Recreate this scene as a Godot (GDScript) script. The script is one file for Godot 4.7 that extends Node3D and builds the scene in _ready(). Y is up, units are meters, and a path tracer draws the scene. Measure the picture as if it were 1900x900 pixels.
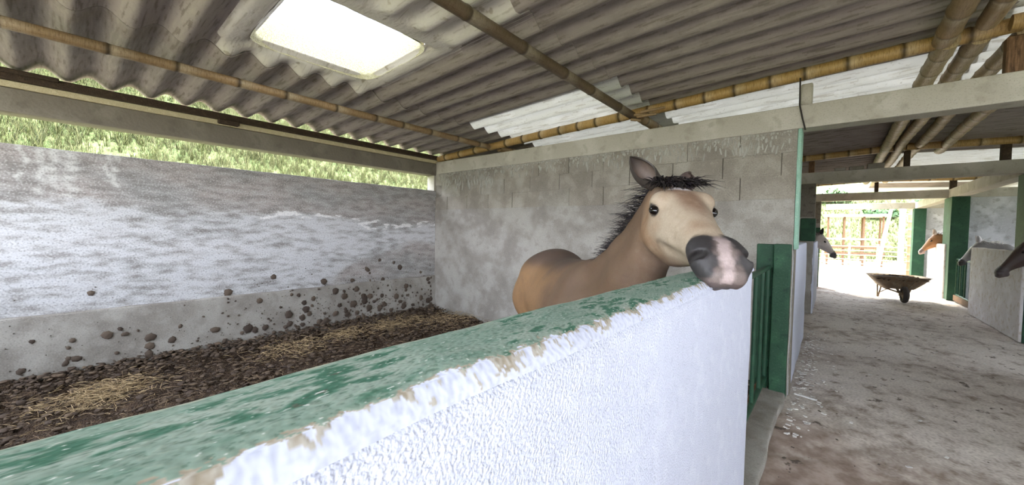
extends Node3D

# ---------------------------------------------------------------- mesh builder
class MB:
	var v := PackedVector3Array()
	var n := PackedVector3Array()
	var uv := PackedVector2Array()
	var c := PackedColorArray()
	var i := PackedInt32Array()
	var used := false

	func vert(p: Vector3, nn := Vector3.UP, t := Vector2.ZERO, col := Color.WHITE) -> int:
		v.append(p); n.append(nn); uv.append(t); c.append(col)
		if col != Color.WHITE: used = true
		return v.size() - 1

	func tri(a: int, b: int, d: int) -> void:      # seen counter-clockwise from outside
		i.append(a); i.append(d); i.append(b)

	func quad(a: int, b: int, d: int, e: int) -> void:
		tri(a, b, d); tri(a, d, e)

	func poly(pts: Array, outward: Vector3, col := Color.WHITE) -> void:
		var nn: Vector3 = (pts[1] - pts[0]).cross(pts[2] - pts[0]).normalized()
		var p := pts
		if nn.dot(outward) < 0.0:
			p = pts.duplicate(); p.reverse(); nn = -nn
		var b := v.size()
		var an := nn.abs()
		for q: Vector3 in p:
			var t := Vector2(q.x, q.z)
			if an.x > an.y and an.x > an.z: t = Vector2(q.z, q.y)
			elif an.z > an.y: t = Vector2(q.x, q.y)
			vert(q, nn, t, col)
		for k in range(1, p.size() - 1): tri(b, b + k, b + k + 1)

	func cbox(ct: Vector3, s: Vector3, bev := 0.01, bs := Basis(), col := Color.WHITE) -> void:
		var h := s * 0.5
		var e := minf(bev, minf(h.x, minf(h.y, h.z)) * 0.6)
		var P := func(sg: Array, ax: int) -> Vector3:
			var q := Vector3.ZERO
			for k in 3: q[k] = sg[k] * (h[k] - (0.0 if k == ax else e))
			return ct + bs * q
		for ax in 3:
			var b1 := (ax + 1) % 3
			var b2 := (ax + 2) % 3
			for s0 in [-1, 1]:
				var ring := []
				for pr in [[-1, -1], [1, -1], [1, 1], [-1, 1]]:
					var sg := [0, 0, 0]
					sg[ax] = s0; sg[b1] = pr[0]; sg[b2] = pr[1]
					ring.append(P.call(sg, ax))
				var o := Vector3.ZERO
				o[ax] = s0
				poly(ring, bs * o, col)
			for s1 in [-1, 1]:
				for s2 in [-1, 1]:
					var sa := [0, 0, 0]
					sa[b1] = s1; sa[b2] = s2
					var lo := sa.duplicate(); lo[ax] = -1
					var hi := sa.duplicate(); hi[ax] = 1
					var o2 := Vector3.ZERO
					o2[b1] = s1; o2[b2] = s2
					poly([P.call(lo, b1), P.call(hi, b1), P.call(hi, b2), P.call(lo, b2)], bs * o2, col)
		for sx in [-1, 1]:
			for sy in [-1, 1]:
				for sz in [-1, 1]:
					poly([P.call([sx, sy, sz], 0), P.call([sx, sy, sz], 1), P.call([sx, sy, sz], 2)], bs * Vector3(sx, sy, sz), col)

	func smooth(from: int, first_index := 0) -> void:
		for k in range(from, n.size()): n[k] = Vector3.ZERO
		for k in range(first_index, i.size(), 3):
			var a := i[k]
			if a < from: continue
			var fn := (v[i[k + 2]] - v[a]).cross(v[i[k + 1]] - v[a])
			n[a] += fn; n[i[k + 1]] += fn; n[i[k + 2]] += fn
		for k in range(from, n.size()): n[k] = n[k].normalized()

	func grid(nu: int, nv: int, f: Callable, flip := false, cf = null) -> void:
		var b := v.size()
		var fi := i.size()
		for a in nu + 1:
			for d in nv + 1:
				var t := Vector2(float(a) / nu, float(d) / nv)
				vert(f.call(t.x, t.y), Vector3.UP, t, cf.call(t.x, t.y) if cf != null else Color.WHITE)
		for a in nu:
			for d in nv:
				var q := b + a * (nv + 1) + d
				if flip: quad(q, q + 1, q + nv + 2, q + nv + 1)
				else: quad(q, q + nv + 1, q + nv + 2, q + 1)
		smooth(b, fi)

	func tube(path: Array, rad: Array, sides := 8, cols = null, squash := 1.0, capped := true) -> void:
		var b := v.size()
		var fi := i.size()
		var t0: Vector3 = (path[1] - path[0]).normalized()
		var u := t0.cross(Vector3.UP)
		if u.length() < 0.1: u = t0.cross(Vector3.RIGHT)
		u = u.normalized()
		var m := path.size()
		var along := 0.0
		for k in m:
			var t: Vector3 = (path[mini(k + 1, m - 1)] - path[maxi(k - 1, 0)]).normalized()
			if k > 0: along += path[k].distance_to(path[k - 1])
			u = (u - t * u.dot(t)).normalized()
			var w := t.cross(u)
			for s in sides + 1:
				var an := TAU * s / sides
				var q: Vector3 = path[k] + (u * cos(an) + w * sin(an) * squash) * rad[k]
				vert(q, q - path[k], Vector2(float(s) / sides, along), cols[k] if cols != null else Color.WHITE)
		for k in m - 1:
			for s in sides:
				var q := b + k * (sides + 1) + s
				quad(q, q + 1, q + sides + 2, q + sides + 1)
		smooth(b, fi)
		for k in m:                                    # weld the seam
			var q := b + k * (sides + 1)
			var nn := (n[q] + n[q + sides]).normalized()
			n[q] = nn; n[q + sides] = nn
		if capped:
			for e in [0, m - 1]:
				if rad[e] < 0.003: continue
				var nn: Vector3 = (path[0] - path[1]).normalized() if e == 0 else (path[m - 1] - path[m - 2]).normalized()
				var cc := vert(path[e], nn, Vector2.ZERO, cols[e] if cols != null else Color.WHITE)
				var st := v.size()
				for s in sides + 1: vert(v[b + e * (sides + 1) + s], nn, Vector2.ZERO, c[b + e * (sides + 1) + s])
				for s in sides:
					if e == 0: tri(cc, st + s + 1, st + s)
					else: tri(cc, st + s, st + s + 1)

	func mesh() -> ArrayMesh:
		var a := []
		a.resize(Mesh.ARRAY_MAX)
		a[Mesh.ARRAY_VERTEX] = v; a[Mesh.ARRAY_NORMAL] = n; a[Mesh.ARRAY_TEX_UV] = uv; a[Mesh.ARRAY_INDEX] = i
		if used: a[Mesh.ARRAY_COLOR] = c
		var m := ArrayMesh.new()
		m.add_surface_from_arrays(Mesh.PRIMITIVE_TRIANGLES, a)
		return m

# ---------------------------------------------------------------- helpers
var M := {}
var names := {}
var rng := RandomNumberGenerator.new()
var rough := FastNoiseLite.new()

func numbered(s: String) -> String:
	names[s] = names.get(s, -1) + 1
	return s if names[s] == 0 else "%s_%03d" % [s, names[s]]

func mi(called: String, mesh: Mesh, mat: Material, parent: Node = null) -> MeshInstance3D:
	var o := MeshInstance3D.new()
	o.mesh = mesh
	o.material_override = mat
	if parent == null:
		o.name = numbered(called); add_child(o, true)
	else:
		o.name = called; parent.add_child(o, true)
	return o

func tag(o: Node, label: String, category := "", group := "", kind := "") -> Node:
	if label: o.set_meta("label", label)
	if category: o.set_meta("category", category)
	if group: o.set_meta("group", group)
	if kind: o.set_meta("kind", kind)
	return o

func thing(called: String, label: String, category: String, at := Vector3.ZERO, turn := 0.0, group := "") -> Node3D:
	var o := Node3D.new()
	o.name = numbered(called)
	add_child(o, true)
	o.position = at
	o.rotation.y = turn
	tag(o, label, category, group)
	return o

func struct(called: String, mesh: Mesh, mat: Material, label := "", category := "") -> MeshInstance3D:
	var o := mi(called, mesh, mat)
	tag(o, label, category, "", "structure")
	return o

func sc(r: int, g: int, b: int) -> Color:
	return Color(r / 255.0, g / 255.0, b / 255.0)

func nb(size: int, freq: float, oct: int, sd: int, type := FastNoiseLite.TYPE_SIMPLEX_SMOOTH, h := 0) -> PackedByteArray:
	var f := FastNoiseLite.new()
	f.noise_type = type
	f.seed = sd
	f.frequency = freq
	f.fractal_octaves = oct
	return f.get_seamless_image(size, size if h == 0 else h).get_data()

# layers: [noise bytes, lo, hi, colour, amount]; the noise shows through between lo and hi
func blend(w: int, h: int, base: Color, layers: Array) -> ImageTexture:
	var out := PackedByteArray()
	out.resize(w * h * 3)
	var R := PackedFloat32Array(); R.resize(w * h); R.fill(base.r * 255.0)
	var G := PackedFloat32Array(); G.resize(w * h); G.fill(base.g * 255.0)
	var B := PackedFloat32Array(); B.resize(w * h); B.fill(base.b * 255.0)
	for L: Array in layers:
		var nz: PackedByteArray = L[0]
		var lut := PackedFloat32Array()
		for k in 256: lut.append(smoothstep(L[1], L[2], k / 255.0) * L[4])
		var cr: float = L[3].r * 255.0
		var cg: float = L[3].g * 255.0
		var cb: float = L[3].b * 255.0
		for k in w * h:
			var t := lut[nz[k]]
			if t > 0.0:
				R[k] += (cr - R[k]) * t
				G[k] += (cg - G[k]) * t
				B[k] += (cb - B[k]) * t
	for k in w * h:
		out[k * 3] = int(R[k]); out[k * 3 + 1] = int(G[k]); out[k * 3 + 2] = int(B[k])
	return ImageTexture.create_from_image(Image.create_from_data(w, h, false, Image.FORMAT_RGB8, out))

func grey_tex(w: int, h: int, d: PackedByteArray) -> ImageTexture:
	return ImageTexture.create_from_image(Image.create_from_data(w, h, false, Image.FORMAT_L8, d))

func mat(tex: Texture2D, scale := 1.0, rgh := 0.9, hgt: Texture2D = null, hs := 0.5, tri := true, col := Color.WHITE) -> StandardMaterial3D:
	var m := StandardMaterial3D.new()
	m.albedo_texture = tex
	m.albedo_color = col
	m.roughness = rgh
	m.metallic_specular = 0.35
	if tri:
		m.uv1_triplanar = true
		m.uv1_world_triplanar = true
		m.uv1_triplanar_sharpness = 4.0
	m.uv1_scale = Vector3.ONE * scale
	if hgt:
		m.heightmap_enabled = true
		m.heightmap_texture = hgt
		m.heightmap_scale = hs
	return m

func plain(col: Color, rgh := 0.8, metal := 0.0) -> StandardMaterial3D:
	var m := StandardMaterial3D.new()
	m.albedo_color = col
	m.roughness = rgh
	m.metallic = metal
	return m

func vcol(rgh := 0.8, tex: Texture2D = null, scale := 1.0) -> StandardMaterial3D:
	var m := plain(Color.WHITE, rgh)
	m.vertex_color_use_as_albedo = true
	if tex:
		m.albedo_texture = tex
		m.uv1_triplanar = true
		m.uv1_scale = Vector3.ONE * scale
	return m

func bump(p: Vector3, amp: float) -> Vector3:
	return Vector3(rough.get_noise_3dv(p), rough.get_noise_3dv(p + Vector3(31, 7, 3)), rough.get_noise_3dv(p + Vector3(5, 61, 17))) * amp

func cuts(lo: float, hi: float, r: float, cell: float) -> Array:
	var out := [lo, lo + r * 0.35, lo + r]
	var k := maxi(1, roundi((hi - lo - 2.0 * r) / cell))
	for j in range(1, k): out.append(lerpf(lo + r, hi - r, float(j) / k))
	out.append_array([hi - r, hi - r * 0.35, hi])
	return out

# a box with rounded, uneven edges, as troweled plaster has
func rbox(b: MB, lo: Vector3, hi: Vector3, r := 0.012, cell := 0.1, amp := 0.006, skip := []) -> void:
	var cu := [cuts(lo.x, hi.x, r, cell), cuts(lo.y, hi.y, r, cell), cuts(lo.z, hi.z, r, cell)]
	var il := lo + Vector3.ONE * r
	var ih := hi - Vector3.ONE * r
	for ax in 3:
		var b1 := (ax + 1) % 3
		var b2 := (ax + 2) % 3
		for s in 2:
			if [ax, s] in skip: continue
			var st := b.v.size()
			var fi := b.i.size()
			var U: Array = cu[b1]
			var W: Array = cu[b2]
			for x in U:
				for y in W:
					var p := Vector3.ZERO
					p[ax] = lo[ax] if s == 0 else hi[ax]
					p[b1] = x; p[b2] = y
					var q := p.clamp(il, ih)
					var d := (p - q)
					p = q + d.normalized() * minf(d.length(), r)
					p += bump(p, amp)
					var t := Vector2(p.x, p.z)
					if ax == 0: t = Vector2(p.z, p.y)
					elif ax == 2: t = Vector2(p.x, p.y)
					b.vert(p, Vector3.UP, t)
			for x in U.size() - 1:
				for y in W.size() - 1:
					var q := st + x * W.size() + y
					if s == 1: b.quad(q, q + W.size(), q + W.size() + 1, q + 1)
					else: b.quad(q, q + 1, q + W.size() + 1, q + W.size())
			b.smooth(st, fi)

func rmesh(lo: Vector3, hi: Vector3, r := 0.012, cell := 0.1, amp := 0.006) -> ArrayMesh:
	var b := MB.new()
	rbox(b, lo, hi, r, cell, amp)
	return b.mesh()

# ---------------------------------------------------------------- the scene
const XL := -0.26       # aisle face of the left stall fronts
const XR := 2.1         # aisle face of the right stall fronts
const XB := -5.4        # inner face of the back wall
const BAYS := [-4.3, -9.1, -14.0, -18.9]
const PITCH := 0.278

func roof_y(x: float) -> float:
	return 2.83 + 0.042 * (minf(x, 1.84 - x) + 5.4)

func _ready() -> void:
	rng.seed = 7
	rough.seed = 3
	rough.frequency = 1.6
	rough.fractal_octaves = 4
	camera_and_light()
	materials()
	walls()
	roof()
	timber()
	ground()
	gates()
	barrow()
	litter()
	outside()
	horses()

func camera_and_light() -> void:
	var cam := Camera3D.new()
	cam.name = "camera"
	cam.fov = 65.02
	var yaw := deg_to_rad(39.976)
	var pit := deg_to_rad(1.963)
	var rol := deg_to_rad(0.96)
	var fw := Vector3(-sin(yaw), 0, -cos(yaw)) * cos(pit) + Vector3(0, -sin(pit), 0)
	var rt := fw.cross(Vector3.UP).normalized()
	var up := rt.cross(fw)
	var r2 := rt * cos(rol) + up * sin(rol)
	var u2 := up * cos(rol) - rt * sin(rol)
	cam.transform = Transform3D(Basis(r2, u2, -fw), Vector3(0, 1.5, 0))
	cam.near = 0.02
	cam.far = 300.0
	add_child(cam)
	cam.current = true
	var sky := ProceduralSkyMaterial.new()
	sky.sky_top_color = Color(0.88, 0.92, 1.0)
	sky.sky_horizon_color = Color(0.95, 0.96, 1.0)
	sky.sky_energy_multiplier = 1.0
	sky.ground_bottom_color = Color(0.38, 0.37, 0.32)
	sky.ground_horizon_color = Color(0.52, 0.51, 0.46)
	var env := Environment.new()
	env.background_mode = Environment.BG_SKY
	env.sky = Sky.new()
	env.sky.sky_material = sky
	env.background_energy_multiplier = 1.0
	env.tonemap_mode = Environment.TONE_MAPPER_LINEAR
	env.tonemap_exposure = 14.2
	env.sdfgi_enabled = true
	env.ssao_enabled = true
	env.ssil_enabled = true
	var we := WorldEnvironment.new()
	we.name = "sky"
	we.environment = env
	add_child(we)
	var sun := DirectionalLight3D.new()
	sun.name = "veiled_sun"
	sun.light_energy = 0.6
	sun.light_angular_distance = 12.0
	sun.light_color = Color(1.0, 0.97, 0.9)
	sun.shadow_enabled = true
	sun.sky_mode = DirectionalLight3D.SKY_MODE_LIGHT_ONLY
	add_child(sun)
	sun.look_at_from_position(Vector3(-6, 14, -9), Vector3.ZERO)

func materials() -> void:
	var S := 512
	var cl := nb(S, 0.006, 5, 11)
	var md := nb(S, 0.02, 4, 12)
	var fn := nb(S, 0.09, 3, 13)
	var gr := nb(S, 0.3, 2, 14)
	var ce := nb(S, 0.05, 3, 15, FastNoiseLite.TYPE_CELLULAR)
	var hgt := grey_tex(S, S, md)
	var hfine := grey_tex(S, S, fn)
	M.hfine = hfine
	# troweled grey cement
	M.plaster = mat(blend(S, S, sc(146, 141, 132), [[cl, 0.4, 0.75, sc(164, 160, 151), 0.7], [cl, 0.6, 0.2, sc(126, 120, 111), 0.6], [md, 0.55, 0.8, sc(168, 164, 155), 0.35], [md, 0.4, 0.15, sc(122, 116, 108), 0.35], [gr, 0.6, 0.9, sc(190, 186, 176), 0.35], [gr, 0.35, 0.1, sc(92, 88, 82), 0.4]]), 0.45, 0.92, hgt, 0.6)
	for k in 3:
		M["block%d" % k] = M.plaster.duplicate()
		M["block%d" % k].albedo_color = [sc(253, 250, 244), sc(255, 254, 250), sc(248, 245, 240)][k]
	M.mortar = mat(blend(S, S, sc(118, 112, 101), [[fn, 0.5, 0.8, sc(140, 134, 122), 0.6], [md, 0.4, 0.1, sc(84, 80, 72), 0.6]]), 0.8, 0.95, hfine, 0.5)
	M.beam = mat(blend(S, S, sc(176, 170, 156), [[cl, 0.5, 0.8, sc(192, 187, 174), 0.7], [md, 0.4, 0.1, sc(152, 145, 130), 0.5], [gr, 0.35, 0.1, sc(122, 118, 105), 0.4]]), 0.5, 0.9, hfine, 0.25)
	M.beam_old = mat(blend(S, S, sc(122, 115, 102), [[cl, 0.5, 0.8, sc(138, 132, 118), 0.7], [md, 0.4, 0.1, sc(104, 98, 86), 0.5], [gr, 0.35, 0.1, sc(92, 87, 77), 0.4]]), 0.5, 0.9, hfine, 0.25)
	M.limed = mat(blend(S, S, sc(176, 177, 178), [[cl, 0.5, 0.75, sc(205, 206, 208), 0.8], [md, 0.4, 0.15, sc(140, 138, 134), 0.55], [fn, 0.6, 0.85, sc(216, 217, 218), 0.4], [gr, 0.35, 0.1, sc(128, 126, 122), 0.35]]), 0.5, 0.92, hgt, 0.5)
	# rough-cast white wall paint
	M.white = mat(blend(S, S, sc(200, 204, 219), [[cl, 0.5, 0.8, sc(208, 212, 225), 0.8], [md, 0.35, 0.1, sc(188, 192, 208), 0.6], [gr, 0.2, 0.08, sc(168, 170, 180), 0.5]]), 3.2, 0.9, hfine, 0.28)
	M.white_worn = mat(blend(S, S, sc(214, 208, 204), [[cl, 0.5, 0.8, sc(228, 224, 222), 0.8], [md, 0.4, 0.15, sc(190, 176, 158), 0.6], [fn, 0.3, 0.1, sc(160, 148, 134), 0.5]]), 0.7, 0.9, hfine, 0.4)
	M.green = mat(blend(S, S, sc(38, 70, 50), [[cl, 0.5, 0.8, sc(46, 84, 58), 0.8], [md, 0.35, 0.1, sc(26, 50, 38), 0.6], [gr, 0.8, 0.92, sc(150, 162, 146), 0.7], [fn, 0.78, 0.9, sc(104, 122, 100), 0.5]]), 0.9, 0.6, hfine, 0.2)
	M.pale_green = mat(blend(S, S, sc(140, 176, 156), [[cl, 0.5, 0.8, sc(156, 190, 170), 0.8], [fn, 0.7, 0.85, sc(205, 212, 200), 0.7], [md, 0.35, 0.1, sc(110, 150, 128), 0.6]]), 1.2, 0.8, hfine, 0.3)
	M.gate = mat(blend(S, S, sc(36, 68, 50), [[cl, 0.5, 0.8, sc(46, 84, 60), 0.8], [fn, 0.72, 0.85, sc(100, 84, 62), 0.8], [gr, 0.35, 0.1, sc(28, 58, 42), 0.5]]), 1.5, 0.45)
	# fibre cement
	var lengthwise := nb(64, 0.09, 4, 21, FastNoiseLite.TYPE_SIMPLEX_SMOOTH, 512)
	var lw := PackedByteArray()
	lw.resize(S * S)
	for y in S:
		for x in S: lw[y * S + x] = lengthwise[x * 64 + y / 8]
	for k in 3:
		var o: Color = [sc(158, 149, 144), sc(150, 142, 137), sc(164, 155, 150)][k]
		M["sheet%d" % k] = mat(blend(S, S, o, [[cl, 0.5, 0.8, sc(172, 164, 158), 0.4], [lw, 0.55, 0.85, sc(178, 169, 160), 0.5], [lw, 0.42, 0.15, sc(112, 104, 96), 0.6], [fn, 0.3, 0.12, sc(118, 110, 103), 0.3], [fn, 0.65, 0.9, sc(176, 168, 160), 0.25]]), 1.0, 0.9, hfine, 0.2, false)
		M["sheet%d" % k].albedo_color = sc(250, 248, 247)
		M["sheet%d" % k].uv1_offset = Vector3(k * 0.31, k * 0.17, 0)
	M.sheet_pale = mat(blend(S, S, sc(218, 212, 203), [[cl, 0.5, 0.8, sc(228, 223, 216), 0.7], [lw, 0.4, 0.15, sc(172, 163, 150), 0.5], [md, 0.74, 0.85, sc(150, 138, 116), 0.5]]), 1.0, 0.85, hfine, 0.2, false)
	M.sheet_white = mat(blend(S, S, sc(222, 222, 218), [[cl, 0.5, 0.8, sc(232, 232, 230), 0.7], [lw, 0.38, 0.15, sc(184, 180, 170), 0.6], [fn, 0.74, 0.88, sc(150, 144, 132), 0.4]]), 1.0, 0.8, hfine, 0.15, false)
	M.sheet_white.backlight_enabled = true
	M.sheet_white.backlight = Color(0.62, 0.62, 0.62)
	M.moss = mat(blend(S, S, sc(196, 190, 160), [[md, 0.5, 0.75, sc(216, 210, 184), 0.7], [ce, 0.5, 0.2, sc(150, 142, 92), 0.6], [fn, 0.62, 0.8, sc(128, 120, 72), 0.7]]), 3.0, 0.9, hfine, 0.5)
	# cane and wood
	M.cane = vcol(0.5, blend(S, S, sc(226, 222, 214), [[lw, 0.5, 0.8, sc(255, 250, 240), 0.7], [lw, 0.45, 0.15, sc(170, 150, 122), 0.7], [fn, 0.68, 0.85, sc(130, 108, 82), 0.6]]), 2.0)
	M.wood = mat(blend(S, S, sc(110, 84, 62), [[lw, 0.5, 0.8, sc(138, 108, 82), 0.7], [lw, 0.45, 0.15, sc(70, 52, 38), 0.7]]), 1.2, 0.85, hfine, 0.2)
	M.wood_dark = mat(blend(S, S, sc(70, 58, 48), [[md, 0.5, 0.8, sc(92, 76, 62), 0.7], [fn, 0.45, 0.15, sc(42, 35, 29), 0.7]]), 1.6, 0.9, hfine, 0.3)
	M.wood_pale = mat(blend(S, S, sc(196, 184, 150), [[md, 0.5, 0.8, sc(214, 204, 172), 0.7], [fn, 0.45, 0.15, sc(150, 134, 100), 0.5]]), 1.6, 0.85, hfine, 0.2)
	M.rust = mat(blend(S, S, sc(122, 108, 90), [[cl, 0.5, 0.8, sc(150, 138, 116), 0.8], [md, 0.5, 0.8, sc(126, 90, 62), 0.6], [fn, 0.4, 0.1, sc(76, 64, 54), 0.6]]), 2.0, 0.7, hfine, 0.2)
	M.rust.metallic = 0.3
	M.rubber = plain(sc(52, 46, 42), 0.85)
	M.iron = plain(sc(44, 38, 34), 0.6, 0.4)
	M.dung = mat(blend(S, S, sc(66, 52, 40), [[md, 0.5, 0.8, sc(96, 78, 58), 0.8], [fn, 0.45, 0.15, sc(36, 28, 21), 0.7], [gr, 0.62, 0.85, sc(140, 118, 84), 0.6], [cl, 0.45, 0.2, sc(46, 35, 27), 0.5]]), 1.4, 0.95, hfine, 1.5)
	M.soil = mat(blend(S, S, sc(150, 142, 126), [[cl, 0.5, 0.8, sc(176, 170, 154), 0.8], [md, 0.4, 0.15, sc(112, 102, 84), 0.6], [gr, 0.6, 0.85, sc(188, 182, 168), 0.5]]), 0.6, 0.95, hfine, 0.6)
	M.yard = M.soil.duplicate()
	M.yard.albedo_color = sc(205, 200, 190)
	M.grass = mat(blend(S, S, sc(102, 114, 66), [[md, 0.5, 0.75, sc(138, 146, 92), 0.8], [fn, 0.45, 0.15, sc(66, 80, 42), 0.7], [gr, 0.6, 0.85, sc(158, 160, 118), 0.6], [cl, 0.5, 0.2, sc(80, 98, 54), 0.7]]), 0.5, 0.95, hgt, 4.0)
	M.leaf = vcol(0.7)
	M.leaf.backlight_enabled = true
	M.leaf.backlight = Color(0.4, 0.45, 0.25)
	M.straw = vcol(0.85)
	M.coat = vcol(0.62, blend(S, S, sc(232, 232, 232), [[fn, 0.5, 0.8, sc(255, 255, 255), 0.8], [gr, 0.45, 0.15, sc(190, 188, 186), 0.6], [md, 0.4, 0.15, sc(210, 206, 202), 0.6]]), 2.2)
	M.hair = vcol(0.55)
	M.eye = plain(sc(14, 10, 9), 0.06)
	M.pane = plain(Color(1, 1, 1, 0.16), 0.1)
	M.pane.transparency = BaseMaterial3D.TRANSPARENCY_ALPHA

# ---------------------------------------------------------------- walls
func walls() -> void:
	# back wall of the left stalls, low plinth, slot and beam above it
	back_wall()
	var o: MeshInstance3D
	struct("trim_back_beam", rmesh(Vector3(XB - 0.22, 2.43, -14.2), Vector3(XB, 2.635, 2.1), 0.01, 0.5, 0.004), M.beam_old, "grey concrete beam over the open slot of the back wall", "beam")
	struct("trim_back_ledge", rmesh(Vector3(XB - 0.05, 2.637, -14.2), Vector3(XB + 0.015, 2.692, 2.1), 0.008, 0.4, 0.004), M.wood_pale, "pale timber strip lying along the back beam", "timber strip")
	# short piers of the slot
	for z in [-4.4, -9.2, -14.05]:
		struct("wall_back_pier", rmesh(Vector3(XB - 0.2, 2.155, z - 0.12), Vector3(XB - 0.01, 2.43, z + 0.12), 0.01, 0.1, 0.004), M.beam)
	# partitions between the left stalls
	for k in 3: partition(BAYS[k], k)
	# partition behind the camera, half height
	struct("wall_near_partition", rmesh(Vector3(XB, 0, 1.9), Vector3(XL, 1.2, 2.06), 0.02, 0.4, 0.006), M.plaster)
	# concrete beams across the aisle
	for k in 4:
		var z: float = BAYS[k]
		var lo := XB + 0.02 if k < 3 else -0.2
		o = struct("trim_cross_beam", rmesh(Vector3(lo, 2.45, z - 0.2), Vector3(7.2, 2.66, z + 0.001), 0.012, 0.35, 0.004), M.beam,
			["grey concrete beam nearest the camera, crossing above the block partition and aisle", "second grey concrete beam across the aisle from the camera", "third grey concrete beam across the aisle, before the bright end", "farthest grey concrete beam framing the bright end of the aisle"][k], "beam")
	# beams along the right side of the aisle
	for k in [1, 2]:
		struct("trim_side_beam", rmesh(Vector3(XR + 0.06, 2.44, BAYS[k + 1]), Vector3(XR + 0.28, 2.655, BAYS[k] - 0.2), 0.012, 0.35, 0.004), M.beam)
	# stall fronts, left
	near_front()
	front("wall_left", XL, -0.13, -4.3, -6.88, 1.385, M.white, 0.01)
	front("wall_left", -0.225, -0.13, -9.12, -11.7, 1.36, M.white, 0.01)
	# stall fronts, right
	front("wall_right", XR, 0.13, -8.82, -11.45, 1.30, M.white_worn, 0.012)
	front("wall_right", XR, 0.13, -13.75, -15.8, 1.32, M.white_worn, 0.012)
	front("wall_right", XR, 0.13, -4.3, -6.7, 1.3, M.white_worn, 0.012)
	front("wall_right", XR, 0.13, 0.7, -1.95, 1.3, M.white_worn, 0.012)
	struct("wall_right_partition_near", rmesh(Vector3(XR + 0.3, 0, 0.7), Vector3(7.2, 2.45, 0.9), 0.01, 0.4, 0.006), M.limed)
	# right partitions with painted piers
	for k in 4:
		var z: float = BAYS[k]
		struct("wall_right_partition", rmesh(Vector3(XR + 0.3, 0, z - 0.2), Vector3(7.2, 2.45, z), 0.01, 0.4, 0.006), M.limed, "", "")
		var zf: float = [-4.0, -8.8, -13.45, -18.7][k]
		struct("wall_right_pier", rmesh(Vector3(XR + 0.03, 0, z - 0.22), Vector3(XR + 0.32, 2.44, zf), 0.012, 0.2, 0.004), M.green)
	struct("wall_right_back", rmesh(Vector3(7.2, 0, -19.1), Vector3(7.4, 1.3, 4.0), 0.01, 0.6, 0.004), M.plaster)
	struct("trim_right_back_beam", rmesh(Vector3(7.2, 2.45, -19.1), Vector3(7.4, 2.65, 4.0), 0.01, 0.6, 0.004), M.beam)
	# piers at the aisle ends of the left partitions
	struct("wall_left_pier", rmesh(Vector3(-0.40, 0, -4.32), Vector3(-0.27, 1.41, -4.18), 0.012, 0.08, 0.006), M.green, "green painted post at the end of the white stall front", "post")
	struct("wall_left_pier", rmesh(Vector3(-0.54, 0, -4.32), Vector3(-0.405, 1.405, -4.27), 0.01, 0.08, 0.004), M.green)
	struct("wall_left_pier", rmesh(Vector3(-0.46, 1.375, -9.12), Vector3(-0.228, 1.80, -9.07), 0.02, 0.06, 0.01), M.green, "green painted patch on the second partition above its gate", "painted pier")
	struct("wall_left_pier", rmesh(Vector3(-0.44, 0, -14.0), Vector3(-0.24, 1.7, -13.96), 0.02, 0.06, 0.01), M.green)

func front(called: String, x: float, back: float, z0: float, z1: float, top: float, m: Material, amp: float) -> void:
	struct(called, rmesh(Vector3(minf(x, x + back), 0, z1), Vector3(maxf(x, x + back), top, z0), 0.018, 0.12, amp), m)

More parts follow.
